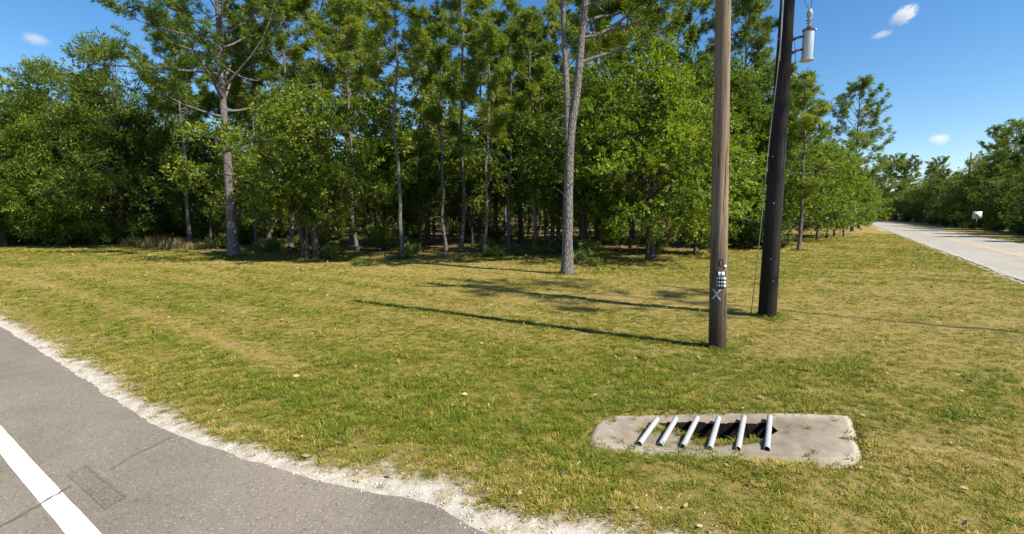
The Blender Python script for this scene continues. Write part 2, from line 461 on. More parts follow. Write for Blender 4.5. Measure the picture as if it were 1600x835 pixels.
def dry_of(P):
    x, y = P[:, 0], P[:, 1]
    v = fnoise(x * .55 + y * .25, y * 1.1, .28, 41, 3)
    base = sstep(.38, .66, v)
    spot = np.exp(-(((x - 1.5) / 5) ** 2 + ((y - 14) / 3.2) ** 2)) + .5 * np.exp(-(((x + 9) / 8) ** 2 + ((y - 18) / 6) ** 2))
    green = .7 * np.exp(-(((x - 0) / 3.5) ** 2 + ((y - 6.2) / 1.3) ** 2)) + .45 * np.exp(-(((x + 10) / 4) ** 2 + ((y - 14) / 2) ** 2))
    dA, dB, nb = road_field(P)
    dm = np.minimum(dA, 60) + .5 * (fnoise(x, y, .25, 47, 2) - .5)
    tr = np.sin(dm * 2 * math.pi / 1.7) ** 3 * .30 * sstep(.8, 2.0, dA) * (.3 + .9 * fnoise(x, y, .2, 48, 2))
    pale, grn = TRACKS
    ta, _ = seg_dist(P, pale); tb, _ = seg_dist(P, grn)
    tr = tr + .50 * np.exp(-(ta / .26) ** 2) * (.4 + fnoise(x, y, 1.3, 49, 2)) - .30 * np.exp(-(tb / .3) ** 2)
    return np.clip(.20 + .42 * base + .45 * spot - 1.1 * green + tr, 0, 1)
wd = wood(PP)
att = {'sand': sand_of(PP), 'dry': dry_of(PP), 'litter': sstep(-2.0, 2.5, wd + 3 * (fnoise(PP[:, 0], PP[:, 1], .5, 77) - .5)) * .9}
ny, nx = X.shape
i = np.arange(ny - 1)[:, None] * nx; j = np.arange(nx - 1)[None]
gF = np.stack([i + j, i + j + 1, i + nx + j + 1, i + nx + j], -1).reshape(-1, 4)
ground = obj('ground', mesh_from('ground', np.stack([X.ravel(), Y.ravel(), Z.ravel()], -1), None, gF, att, True), M['ground'])
tag(ground, kind='structure')

def sheet(name, poly, z, mat, kind='structure', parent=None):
    """flat sheet from an outline"""
    import bmesh
    bm = bmesh.new()
    vs = [bm.verts.new((p[0], p[1], z)) for p in poly]
    es = [bm.edges.new((vs[k], vs[(k + 1) % len(vs)])) for k in range(len(vs))]
    bmesh.ops.triangle_fill(bm, use_beauty=True, edges=es, normal=(0, 0, 1))
    bmesh.ops.recalc_face_normals(bm, faces=bm.faces)
    me = bpy.data.meshes.new(name); bm.to_mesh(me); bm.free()
    if len(me.polygons) and me.polygons[0].normal.z < 0: me.flip_normals()
    o = obj(name, me, mat, parent)
    if kind: o['kind'] = kind
    return o
def strip(name, line, w0, w1, z, mat, parent=None, jit=0.0):
    line = np.asarray(line, float)
    T = np.gradient(line, axis=0); T /= np.linalg.norm(T, axis=1)[:, None]
    N = np.stack([-T[:, 1], T[:, 0]], -1)
    a = line + N * (w0 + jit * (RNG.random((len(line), 1)) - .5)); b = line + N * (w1 + jit * (RNG.random((len(line), 1)) - .5))
    n = len(line); V = np.zeros((2 * n, 3)); V[:n, :2] = a; V[n:, :2] = b; V[:, 2] = z
    k = np.arange(n - 1)
    F = np.stack([k, k + 1, n + k + 1, n + k], -1)
    if w1 > w0: pass
    else: F = F[:, ::-1]
    return obj(name, mesh_from(name, V, None, F), mat, parent)

E2 = resample(EDGE, .09)
tE = np.gradient(E2, axis=0); tE /= np.linalg.norm(tE, axis=1)[:, None]; nE = np.stack([-tE[:, 1], tE[:, 0]], -1)
ej = (fnoise(E2[:, 0] * 1.0, E2[:, 1], 1.6, 5) - .5) * .12 + (fnoise(E2[:, 0], E2[:, 1], 9, 6) - .5) * .07
near = (np.hypot(E2[:, 0], E2[:, 1]) < 20)[:, None]
E3 = E2 + nE * (ej[:, None] * near)
far_side = [np.array(p) for p in ((14, 2.0), (14, -14), (0, -14), (-30, 6), (-72, 36))]
road_a = sheet('road', list(E3) + far_side, .0, M['asphalt'])
# painted edge line, patch and crack on the near road
wA, wB = G(0, 686)[:2], G(130, 835)[:2]
dW = (wB - wA) / np.linalg.norm(wB - wA)
strip('edge_line', resample([wA - dW * 40, wB + dW * 1.1], .25), -.078, .078, .004, M['line_white'], road_a, .006)
pt = [G(*p)[:2] for p in ((133, 727), (197, 776), (163, 797), (104, 742))]
sheet('asphalt_patch', resample(pt + [pt[0]], .05)[:-1] + (RNG.random((len(resample(pt + [pt[0]], .05)) - 1, 2)) - .5) * .014, .005, M['asphalt_patch'], None, road_a)
ck = resample([G(*p)[:2] for p in ((268, 683), (235, 700), (205, 713), (172, 735))], .04)
ck = ck + (RNG.random(ck.shape) - .5) * .018
strip('crack', ck, -.012, .012, .0045, M['tar'], road_a, .02)
ck = resample([G(*p)[:2] for p in ((112, 760), (70, 785), (30, 808), (-30, 840))], .04); ck = ck + (RNG.random(ck.shape) - .5) * .018
strip('crack', ck, -.012, .012, .0085, M['tar'], road_a, .02)
ck = resample([G(*p)[:2] for p in ((133, 728), (165, 752), (197, 777))], .03); ck = ck + (RNG.random(ck.shape) - .5) * .01
strip('crack', ck, -.016, .006, .0085, M['tar'], road_a, .015)

S = np.arange(-13, 262, 1.0)
bl, br_ = RB(S, 0.0), RB(S, B_W)
bl = bl + BN * ((vnoise(S, S * 0, .9, 3) - .5) * .25)[:, None]
n = len(S); V = np.zeros((2 * n, 3)); V[:n, :2] = bl; V[n:, :2] = br_; V[:, 2] = .008
k = np.arange(n - 1)
road_b = obj('road', mesh_from('road', V, None, np.stack([k, n + k, n + k + 1, k + 1], -1)), M['road_pale'])
tag(road_b, kind='structure')
strip('edge_line', RB(S, .22), -.04, .04, .012, M['line_white_old'], road_b, .01)
strip('edge_line', RB(S, B_W - .22), -.04, .04, .012, M['line_white_old'], road_b, .01)
strip('centre_line', RB(S, B_W / 2 - .10), -.05, .05, .012, M['line_yellow'], road_b)
strip('centre_line', RB(S, B_W / 2 + .10), -.05, .05, .012, M['line_yellow'], road_b)

# ================================================================ TREES
def unit(v): return v / (np.linalg.norm(v) + 1e-9)
def rand_dirs(n, rng):
    v = rng.normal(size=(n, 3)); return v / np.linalg.norm(v, axis=1)[:, None]
class Leaves:
    """many small leaf faces as one crown mesh"""
    def __init__(s): s.V, s.T, s.tint = [], [], []
    def needles(s, P, D, rng, n=26, L=.30, w=.022, tint=None):
        """tufts of pine needles at points P, pointing along D"""
        P = np.asarray(P); D = np.asarray(D); m = len(P)
        if not m: return
        d = rng.normal(size=(m, n, 3)); d /= np.linalg.norm(d, axis=2)[..., None]
        d = d + D[:, None] * .75 + np.array([0, 0, .15]); d /= np.linalg.norm(d, axis=2)[..., None]
        ln = L * (.65 + .5 * rng.random((m, n, 1)))
        sd = np.cross(d, rng.normal(size=(m, n, 3))); sd /= np.linalg.norm(sd, axis=2)[..., None]
        b = P[:, None] + (rng.random((m, n, 3)) - .5) * .10
        mid = b + d * ln * .55
        tip = b + d * ln + np.array([0, 0, -.03])
        V = np.stack([b, mid + sd * w, tip, mid - sd * w], 2).reshape(-1, 3)
        q = np.arange(m * n)[:, None] * 4
        s._push(V, np.concatenate([q + [0, 1, 2], q + [0, 2, 3]], 0), rng, m, n, tint)
    def sprays(s, P, D, rng, n=9, L=.13, w=.036, spread=.24, tint=None, droop=.1):
        """twig ends carrying n broad leaves each"""
        P = np.asarray(P); D = np.asarray(D); m = len(P)
        if not m: return
        t = rng.random((m, n, 1))
        d = D[:, None] * .7 + rng.normal(size=(m, n, 3)) * .65; d[..., 2] -= droop; d /= np.linalg.norm(d, axis=2)[..., None]
        base = P[:, None] + D[:, None] * (t * spread) + (rng.random((m, n, 3)) - .5) * spread * .6
        up = np.array([0, 0, 1.0]) + rng.normal(size=(m, n, 3)) * .55
        sd = np.cross(d, up); sd /= np.linalg.norm(sd, axis=2)[..., None] + 1e-9
        ln = L * (.7 + .6 * rng.random((m, n, 1))); ww = w * (.75 + .5 * rng.random((m, n, 1)))
        nm = np.cross(sd, d)
        V = np.stack([base, base + d * ln * .5 + sd * ww - nm * ww * .25, base + d * ln, base + d * ln * .5 - sd * ww - nm * ww * .25], 2).reshape(-1, 3)
        q = np.arange(m * n)[:, None] * 4
        s._push(V, np.concatenate([q + [0, 1, 2], q + [0, 2, 3]], 0), rng, m, n, tint)
    def _push(s, V, F, rng, m, n, tint):
        off = sum(len(v) for v in s.V)
        s.V.append(V); s.T.append(F + off)
        t = (rng.random(m) if tint is None else np.asarray(tint))[:, None] * .75 + rng.random((m, n)) * .25
        s.tint.append(np.repeat(t.reshape(-1), 4))
    def mesh(s, name): return mesh_from(name, np.vstack(s.V), np.vstack(s.T), None, {'tint': np.concatenate(s.tint)})

def curve_branch(p0, d, L, up, n, wob, rng):
    P = [np.asarray(p0, float)]; d = unit(np.asarray(d, float))
    for k in range(n):
        d = unit(d + np.array([0, 0, up / n]) + rng.normal(size=3) * wob)
        P.append(P[-1] + d * L / n)
    return np.array(P)
def at_len(P, t):
    f = t * (len(P) - 1); k = min(int(f), len(P) - 2); return P[k] + (P[k + 1] - P[k]) * (f - k)

LOW_AZ = None
def pine_data(seed, H=16, r0=.17, cb=.5, CR=2.8, limbs=34, stems=None, subs=5, tpl=9, n_needle=24, dead=8, az_bias=None, up=.55, cone=.55, needle_L=.30, flare=.45, wob=.05):
    """trunk mesh + crown mesh of a pine. stems: list of (points, r0, r1, first-limb z)"""
    rng = np.random.default_rng(seed); mb = MB(); lv = Leaves()
    if stems is None:
        zz = np.linspace(0, H, 15); w = np.cumsum(rng.normal(size=(15, 2)) * wob, axis=0); w -= w[0]
        stems = [(np.column_stack([w, zz]), r0, .035, cb * H)]
    for P, ra, rb, zl in stems:
        P = smooth(np.asarray(P, float), 2); zmax = P[-1, 2]; z0 = P[0, 2]
        t = (P[:, 2] - z0) / (zmax - z0)
        R = ra + (rb - ra) * t ** .85
        if z0 < .1: R = R * (1 + flare * np.exp(-P[:, 2] / .35))
        P2 = P.copy()
        if z0 < .1: P2[0, 2] -= .25
        mb.tube(P2, R, 14, rough=.10, lobes=.05)
        axis_at = lambda z: np.array([np.interp(z, P[:, 2], P[:, 0]), np.interp(z, P[:, 2], P[:, 1]), z])
        rad_at = lambda z: np.interp(z, P[:, 2], R)
        az = rng.random() * 6.28
        nl = max(4, int(limbs * (zmax - zl) / max(1, zmax - cb * H)) if len(stems) > 1 else limbs)
        for k in range(nl):
            f = (k + rng.random()) / nl
            z = zl + (zmax - zl) * f ** .9 * .985
            az += 2.4 + rng.normal() * .5
            if az_bias is not None and rng.random() < .3: az = az_bias + rng.normal() * 1.0
            if LOW_AZ and z < LOW_AZ[0]: az = LOW_AZ[1] + rng.normal() * LOW_AZ[2]
            prof = (1 - f) ** cone * (.45 + .55 * min(1, f * 5 + .35))
            L = CR * (.35 + .65 * prof) * (.7 + .5 * rng.random())
            el = -.05 + .75 * f + rng.normal() * .22
            d = np.array([math.cos(az) * math.cos(el), math.sin(az) * math.cos(el), math.sin(el)])
            B = curve_branch(axis_at(z), d, L, up, 7, .09, rng)
            rbs = min(rad_at(z) * .55, .018 + .016 * L)
            mb.tube(B, np.linspace(rbs, .012, len(B)), 6, cap=False)
            tp, td = [B[-1]], [unit(B[-1] - B[-2])]
            ns = max(2, int(subs * L / CR + rng.random()))
            for q in range(ns):
                tt = .35 + .62 * (q + rng.random()) / ns
                b0 = at_len(B, tt); side = rng.choice([-1, 1])
                dd = unit(B[-1] - B[0]); lat = unit(np.cross(dd, [0, 0, 1]))
                sdv = unit(dd * .7 + lat * side * (.5 + .6 * rng.random()) + np.array([0, 0, .1 + .3 * rng.random()]))
                SL = L * (.22 + .28 * rng.random()) * (1.1 - .4 * tt)
                SB = curve_branch(b0, sdv, SL, .6, 4, .14, rng)
                mb.tube(SB, np.linspace(.014, .007, len(SB)), 3, cap=False)
                m = max(2, int(tpl * (.5 + .65 * rng.random())))
                for u in range(m):
                    tq = .3 + .7 * (u + rng.random()) / m
                    c = at_len(SB, tq) + rng.normal(size=3) * np.array([.14, .14, .09])
                    tp.append(c); td.append(unit(sdv * .6 + rng.normal(size=3) * .45 + np.array([0, 0, .45])))
            tb = np.clip(.5 + .22 * rng.normal() + .15 * rng.normal(size=len(tp)), 0, 1)
            lv.needles(np.array(tp), np.array(td), rng, max(14, n_needle - 5), needle_L * 1.18, .021, tb)
        for k in range(dead):
            z = z0 + (zl - z0) * (.35 + .6 * rng.random()); a = rng.random() * 6.28
            B = curve_branch(axis_at(z), [math.cos(a), math.sin(a), .1 + .3 * rng.random()], .4 + 1.1 * rng.random(), -.3, 4, .16, rng)
            mb.tube(B, np.linspace(.018, .005, 5), 4, cap=False)
    return mb.mesh('trunk', True), lv.mesh('crown')

def broad_data(seed, H=8, trunks=((0, 0, .14),), cb=.2, CX=3.0, clumps=110, per=16, leaf=.13, wleaf=.036, n_leaf=9, clump_r=.6, shape=1.0, spread=.26, lean=0.0, flat=.7, stems_lean=.25, tmean=.5):
    """broadleaf tree: limbs reach leaf clumps scattered through an uneven crown"""
    rng = np.random.default_rng(seed); mb = MB(); lv = Leaves()
    ax = []
    for (tx, ty, r) in trunks:
        top = np.array([tx * stems_lean * 4 + rng.normal() * .2 + lean, ty * stems_lean * 4 + rng.normal() * .2, H * (.80 + .12 * rng.random())])
        mid = np.array([tx, ty, 0]) * .6 + top * .4 + np.append(rng.normal(size=2) * .22, 0)
        P = smooth(np.array([[tx, ty, -.2], [tx * 1.05, ty * 1.05, H * .10], [mid[0] * .5 + tx * .5, mid[1] * .5 + ty * .5, H * .25], mid, top]), 2)
        tt = (P[:, 2]) / H
        R = np.maximum(.014, r * (1 - np.clip(tt, 0, 1) * 1.02) ** .9) * (1 + .45 * np.exp(-np.clip(P[:, 2], 0, 9) / .25))
        mb.tube(P, R, 10, rough=.12, lobes=.08); ax.append((P, R))
    z0, zc = cb * H, (cb + (1 - cb) * .42) * H
    lob = rng.normal(size=(9, 3)); lob /= np.linalg.norm(lob, axis=1)[:, None]; la = .25 + .5 * rng.random(9)
    for k in range(clumps):
        d = rand_dirs(1, rng)[0]
        f = (rng.random() ** .42)
        bulge = 1 + sum(a * max(0, (d @ l) - .55) / .45 for a, l in zip(la, lob)) - .24
        hz = (H - zc) if d[2] > 0 else (zc - z0)
        c = np.array([d[0] * CX * f * bulge, d[1] * CX * f * bulge, zc + d[2] * hz * f * min(bulge, 1.06)])
        if d[2] > 0: c[:2] *= (1 - (max(0, (c[2] - zc)) / (H - zc)) * .35 * shape)
        P, R = ax[rng.integers(len(ax))]
        c[0] += lean * (c[2] / H)
        zb = max(P[1, 2], min(P[-1, 2], c[2] - (.12 + .38 * rng.random()) * np.hypot(*c[:2]) - .1))
        b0 = np.array([np.interp(zb, P[:, 2], P[:, 0]), np.interp(zb, P[:, 2], P[:, 1]), zb])
        md = (b0 + c) / 2 + rng.normal(size=3) * .28 + np.array([0, 0, .18])
        B = smooth(np.array([b0, md, c]), 2); L = np.linalg.norm(c - b0)
        r_b = min(np.interp(zb, P[:, 2], R) * .5, .007 + .008 * L)
        mb.tube(B, np.linspace(r_b, .006, len(B)), 5, cap=False)
        m = int(per * (.6 + .8 * rng.random()))
        cr = clump_r * (.65 + .7 * rng.random())
        o = rand_dirs(m, rng) * (rng.random((m, 1)) ** .4) * cr * np.array([1, 1, flat])
        out = o / (np.linalg.norm(o, axis=1)[:, None] + 1e-6)
        D = out * .7 + d * .5 + rng.normal(size=(m, 3)) * .3 + np.array([0, 0, .1]); D /= np.linalg.norm(D, axis=1)[:, None]
        tb = np.clip(tmean + .2 * rng.normal() + .14 * rng.normal(size=m), 0, 1)
        lv.sprays(c + o, D, rng, n_leaf, leaf, wleaf, spread, tb)
    return mb.mesh('trunk', True), lv.mesh('crown')

def bush_data(seed, H=1.6, R=1.2, stems=26, leaf=.14, w=.04, per=10, n_leaf=8):
    rng = np.random.default_rng(seed); mb = MB(); lv = Leaves()
    for k in range(stems):
        a = rng.random() * 6.28; rr = R * rng.random() ** .6
        B = curve_branch([math.cos(a) * .15 * rr, math.sin(a) * .15 * rr, -.05], [math.cos(a) * rr, math.sin(a) * rr, H * (.6 + .5 * rng.random())], math.hypot(rr, H) * (.55 + .45 * rng.random()), -.25, 5, .1, rng)
        mb.tube(B, np.linspace(.016, .005, 6), 4, cap=False)
        P = np.array([at_len(B, .25 + .75 * rng.random()) for _ in range(per)]) + rng.normal(size=(per, 3)) * .12
        D = rng.normal(size=(per, 3)) * .6 + unit(B[-1] - B[0]); D /= np.linalg.norm(D, axis=1)[:, None]
        lv.sprays(P, D, rng, n_leaf, leaf, w, .22, np.clip(.5 + .25 * rng.normal() + .1 * rng.normal(size=per), 0, 1))
    return mb.mesh('stem', True), lv.mesh('foliage')
def fan_data(seed, H=1.3, fronds=16, blades=18):
    """palmetto: stalks carrying fans of long narrow leaflets"""
    rng = np.random.default_rng(seed); mb = MB(); V, F, tn = [], [], []; n = 0
    for k in range(fronds):
        a = rng.random() * 6.28; e = .5 + .8 * rng.random(); L = H * (.55 + .5 * rng.random())
        B = curve_branch([0, 0, 0], [math.cos(a) * math.cos(e), math.sin(a) * math.cos(e), math.sin(e)], L, -.35, 5, .05, rng)
        mb.tube(B, np.linspace(.012, .006, 6), 4, cap=False)
        fw = unit(B[-1] - B[-2]); sd = unit(np.cross(fw, [0, 0, 1])); nm = np.cross(sd, fw); t0 = rng.random()
        for q in range(blades):
            th = (q / (blades - 1) - .5) * 3.6
            d = unit(fw * math.cos(th) + sd * math.sin(th) + nm * .12 * rng.normal()); l = (.42 + .12 * rng.random()) * (1 - .22 * abs(th) / 1.8)
            s2 = unit(np.cross(d, nm)); p = B[-1]
            V += [p, p + d * l * .5 + s2 * .018, p + d * l - np.array([0, 0, .07]), p + d * l * .5 - s2 * .018]
            F += [(n, n + 1, n + 2), (n, n + 2, n + 3)]; n += 4; tn += [np.clip(t0 * .6 + .4 * rng.random(), 0, 1)] * 4
    return mb.mesh('stem', True), mesh_from('foliage', V, F, None, {'tint': tn})
def reeds_data(seed, H=.9, n=220, R=.6):
    rng = np.random.default_rng(seed); V, F, tn = [], [], []; c = 0
    for k in range(n):
        a = rng.random() * 6.28; r = R * rng.random() ** .6; p = np.array([math.cos(a) * r, math.sin(a) * r, -.03])
        l = H * (.5 + .6 * rng.random()); b = rng.random() * 6.28; be = (.15 + .5 * rng.random()) * l
        o = np.array([math.cos(b), math.sin(b), 0]); s2 = np.array([-o[1], o[0], 0]) * .008
        m = p + np.array([0, 0, l * .6]) + o * be * .3; t = p + np.array([0, 0, l * .92]) + o * be
        V += [p - s2, p + s2, m + s2, m - s2, t]; F += [(c, c + 1, c + 2), (c, c + 2, c + 3), (c + 3, c + 2, c + 4)]; c += 5; tn += [rng.random()] * 5
    return mesh_from('blades', V, F, None, {'tint': tn})

def plant(name, cat, parts, loc, rz=0.0, s=1.0, label=None, group=None, names=('trunk', 'crown'), mats=None, sz=None):
    """an Empty with its parts; meshes are shared between copies"""
    root = empty(name, loc, rz); root.scale = (s, s, s * (sz or 1))
    for me, nm, mt in zip(parts, names, mats):
        if not me.materials: me.materials.append(mt)
        o = bpy.data.objects.new(nm, me); link(o, root)
    return tag(root, label, cat, group)
PM, OM, MM = (M['pine_bark'], M['needle']), (M['oak_bark'], M['oak']), (M['oak_bark'], M['maple'])
def gpt(px, py):
    p = G(px, py); p[2] = float(ground_z(np.array([p[0]]), np.array([p[1]]))[0]) ; return p
def zt(py, depth): return AT(800, py, depth)[2]

# ---- tall pine with two stems, nearest of the wood's trees
p = gpt(886, 430); D0 = p[1]
def rel(px, py, base, dep): return AT(px, py, dep) - np.array([base[0], base[1], 0])
st = [(np.array([[0, 0, 0], rel(887, 340, p, D0), rel(889, 260, p, D0), rel(892, 205, p, D0), rel(902, 142, p, D0), rel(907, 79, p, D0), rel(915, 0, p, D0), rel(922, -120, p, D0 - .2), rel(930, -330, p, D0 - .4)]), .225, .06, 8.0),
      (np.array([rel(887, 225, p, D0 + .02), rel(885.5, 142, p, D0 + .05), rel(882, 79, p, D0 + .1), rel(879, 0, p, D0 + .2), rel(872, -120, p, D0 + .5), rel(864, -300, p, D0 + .6)]), .14, .04, 12.0)]
LOW_AZ = (13.0, .35, .55)
d = pine_data(101, H=18.5, cb=.45, CR=4.6, limbs=36, stems=st, subs=6, tpl=11, dead=9, az_bias=-.3, up=.5, cone=.35)
LOW_AZ = None
plant('pine_tree', 'tree', d, p, 0, 1, 'tall grey pine with a forked double trunk, nearest tree to the camera', None, mats=PM)
# ---- big spreading pine on the left
p = gpt(365, 402); D0 = p[1]
st = [(np.array([[0, 0, 0], rel(362, 340, p, D0), rel(355, 240, p, D0), rel(347, 140, p, D0), rel(342, 60, p, D0), rel(338, -20, p, D0), rel(334, -140, p, D0)]), .29, .05, 7.4)]
d = pine_data(102, H=19, cb=.4, CR=5.4, limbs=34, stems=st, subs=7, tpl=14, dead=6, up=.7, cone=.3, n_needle=22)
plant('pine_tree', 'tree', d, p, 0, 1, 'big spreading pine with curving limbs, left of the leafy low oak', None, mats=PM)
# ---- leafy oak with several stems
p = gpt(488, 407)
d = broad_data(103, H=9.4, trunks=((.25, -.1, .17), (-.45, .1, .14), (.0, .2, .10), (-.15, -.25, .07)), cb=.13, CX=3.2, clumps=210, per=18, leaf=.165, wleaf=.047, n_leaf=9, shape=1.7, clump_r=.55, tmean=.62)
plant('oak_tree', 'tree', d, p, 0, 1, 'low leafy oak with several twisted grey stems at the edge of the grass', None, mats=OM)

# ---- kinds shared by copies
PINE = [pine_data(200, 15, .14, .52, 2.5, 32, tpl=10), pine_data(201, 17, .16, .56, 2.9, 36, tpl=10), pine_data(202, 13, .11, .48, 2.2, 28, tpl=10, wob=.09),
        pine_data(203, 18, .15, .62, 2.6, 32, tpl=11, wob=.08)]
YOUNG = [pine_data(210, 11, .13, .30, 2.6, 40, tpl=8, cone=.75, up=.4), pine_data(211, 12, .13, .22, 2.9, 46, tpl=8, cone=.7, up=.35)]
ROADPINE = pine_data(214, 18.5, .20, .24, 6.0, 60, subs=6, tpl=10, cone=.75, up=.45, needle_L=.36)
OAK = [broad_data(220, 9, ((0, 0, .15),), .08, 3.4, 160, 21, .16, .048, n_leaf=9, clump_r=.7), broad_data(221, 11, ((0, 0, .17), (.3, .1, .1)), .06, 3.6, 180, 21, .16, .048, n_leaf=9, clump_r=.75),
       broad_data(222, 7.5, ((0, 0, .09),), .30, 2.3, 95, 18, .15, .045, clump_r=.6, tmean=.45), broad_data(223, 8.5, ((0, 0, .10),), .33, 2.6, 105, 18, .15, .045, clump_r=.65, tmean=.4)]
CEDAR = [broad_data(226, 10, ((0, 0, .15),), .05, 3.0, 210, 17, .25, .03, n_leaf=11, clump_r=.62, shape=1.7, spread=.42, flat=.55, tmean=.45), broad_data(227, 12, ((0, 0, .16), (.2, .3, .1)), .07, 3.2, 240, 17, .24, .029, n_leaf=11, clump_r=.6, shape=1.8, spread=.42, flat=.5, tmean=.35)]
MAPLE = [broad_data(230, 12.3, ((0, 0, .16), (.2, .15, .1)), .10, 3.2, 200, 20, .165, .05, n_leaf=9, clump_r=.66, shape=1.4, tmean=.36),
         broad_data(231, 8, ((0, 0, .08),), .11, 2.1, 90, 18, .18, .058, n_leaf=8, clump_r=.6)]
BUSH = [bush_data(240), bush_data(241, 1.1, .9, 20), bush_data(242, 2.4, 1.7, 38, .15, .045, 14)]
FAN = [fan_data(250), fan_data(251, .9, 11)]
REED = [reeds_data(260), reeds_data(261, .7, 160, .45)]
BM_ = (M['oak_bark'], M['bush']); SF = ('stem', 'foliage')

def put(kind, parts, px, py, top=None, H=None, label=None, group=None, rz=None, mats=PM, cat='tree', names=('trunk', 'crown'), s=None):
    p = gpt(px, py)
    if s is None: s = (zt(top, p[1]) - p[2]) / H if top is not None else 1.0
    return plant(kind, cat, parts, p, RNG.random() * 6.28 if rz is None else rz, s, label, group, names, mats)
EDGE_G = 'trees along the edge of the wood'
# left thicket
put('oak_tree', CEDAR[0], 8, 387, 142, 10, 'bushy oak filling the far left end of the wood', EDGE_G, mats=OM)
put('oak_tree', CEDAR[1], 92, 386, 100, 12, 'tall bushy oak with leaves down to the ground, second from the left', EDGE_G, mats=OM)
put('oak_tree', CEDAR[1], 190, 384, 66, 12, 'dark rounded oak rising left of the thin leaning pine', EDGE_G, mats=OM)
put('oak_tree', OAK[0], 45, 379, 118, 9, 'bushy oak peeping between the two leftmost oaks', EDGE_G, mats=OM)
put('oak_tree', OAK[1], 142, 380, 92, 11, 'bushy oak behind the gap in the left thicket', EDGE_G, mats=OM)
put('oak_tree', OAK[3], 245, 380, 160, 8.5, 'slender oak behind the tall dry grass', EDGE_G, mats=OM)
put('pine_tree', PINE[1], 298, 386, 40, 17, 'slim pine standing in the tall dry grass', EDGE_G)
put('oak_tree', OAK[2], 330, 383, 200, 7.5, 'small dark oak between the slim pine and the big spreading pine', EDGE_G, mats=OM)
# middle
put('pine_tree', PINE[3], 455, 388, -50, 18, 'tall pine rising behind the low leafy oak', EDGE_G)
put('pine_tree', PINE[0], 550, 386, -10, 15, 'pine just right of the low leafy oak', EDGE_G)
put('pine_tree', PINE[3], 628, 406, -40, 18, 'slender pale pine with weeds round its foot, centre left', EDGE_G, rz=.5)
put('pine_tree', PINE[2], 697, 397, 55, 13, 'straight thin pine, first right of the pale slender pine', EDGE_G)
put('pine_tree', PINE[3], 720, 390, -70, 18, 'very tall thin pine reaching above its neighbours, centre', EDGE_G)
put('pine_tree', PINE[2], 758, 403, 60, 13, 'thin crooked pine with fresh weeds at its foot', EDGE_G)
put('pine_tree', PINE[0], 795, 393, 30, 15, 'stouter dark pine left of the forked pine', EDGE_G)
put('pine_tree', PINE[2], 833, 398, 40, 13, 'thin dark pine nearest left of the forked pine', EDGE_G)
put('oak_tree', OAK[3], 815, 380, 130, 8.5, 'olive green oak crown left of the forked pine', EDGE_G, mats=OM)
put('oak_tree', OAK[3], 935, 392, 190, 8.5, 'dull green oak just right of the forked pine', EDGE_G, mats=OM)
put('maple_tree', MAPLE[0], 1018, 408, 22, 12.3, 'large bright broadleaf tree with a dark trunk left of the wooden pole', EDGE_G, mats=MM)
put('maple_tree', MAPLE[1], 1086, 399, 150, 8, 'small thin broadleaf tree beside the wooden pole', EDGE_G, mats=MM)
put('maple_tree', MAPLE[0], 1158, 386, 120, 12.3, 'broadleaf tree seen between the two utility poles', EDGE_G, mats=MM)
put('pine_tree', PINE[1], 1150, 378, -20, 17, 'tall open pine behind the two utility poles', EDGE_G)
put('maple_tree', MAPLE[1], 1205, 384, 190, 8, 'small broadleaf tree hidden behind the dark pole', EDGE_G, mats=MM)
for k, (px, py, top, lb) in enumerate(((528, 382, 235, 'oak behind the right side of the low leafy oak'), (588, 386, 205, 'small oak left of the pale slender pine'), (602, 381, 150, 'taller oak behind the pale slender pine'),
        (656, 388, 235, 'small oak between the pale slender pine and the straight thin pine'), (670, 382, 130, 'tall narrow oak behind the straight thin pine'), (738, 385, 230, 'small oak between the very tall pine and the crooked pine'),
        (776, 381, 165, 'oak behind the crooked pine'), (852, 384, 195, 'oak close left of the forked pine trunk'), (872, 380, 110, 'tall oak behind the forked pine'), (908, 383, 95, 'tall oak whose crown shows right of the forked trunk'),
        (962, 386, 120, 'oak between the forked pine and the large bright tree'), (984, 393, 215, 'low oak at the left side of the large bright tree'), (1052, 384, 75, 'tall oak behind the large bright tree'), (1112, 381, 85, 'tall oak behind the wooden pole'), (366, 380, 190, 'oak behind the big spreading pine'))):
    put('oak_tree', OAK[2 + k % 2], px, py, top, (7.5, 8.5)[k % 2], lb, EDGE_G, mats=OM)
for k, (px, py, top, lb) in enumerate(((420, 381, -30, 'pine behind the left half of the low leafy oak'), (512, 378, -60, 'tall pine behind the right half of the low leafy oak'), (582, 377, -10, 'pine far behind the gap left of the pale slender pine'), (664, 379, 40, 'pine behind the straight thin pine'),
        (812, 377, 40, 'pine behind the stouter dark pine'), (862, 376, 10, 'pine seen left of the forked trunk'), (932, 377, 0, 'pine seen right of the forked trunk'), (990, 375, -20, 'pine left behind the large bright tree'), (1064, 376, 0, 'pine right behind the large bright tree'))):
    put('pine_tree', PINE[k % 4], px, py, top, (15, 17, 13, 18)[k % 4], lb, EDGE_G)
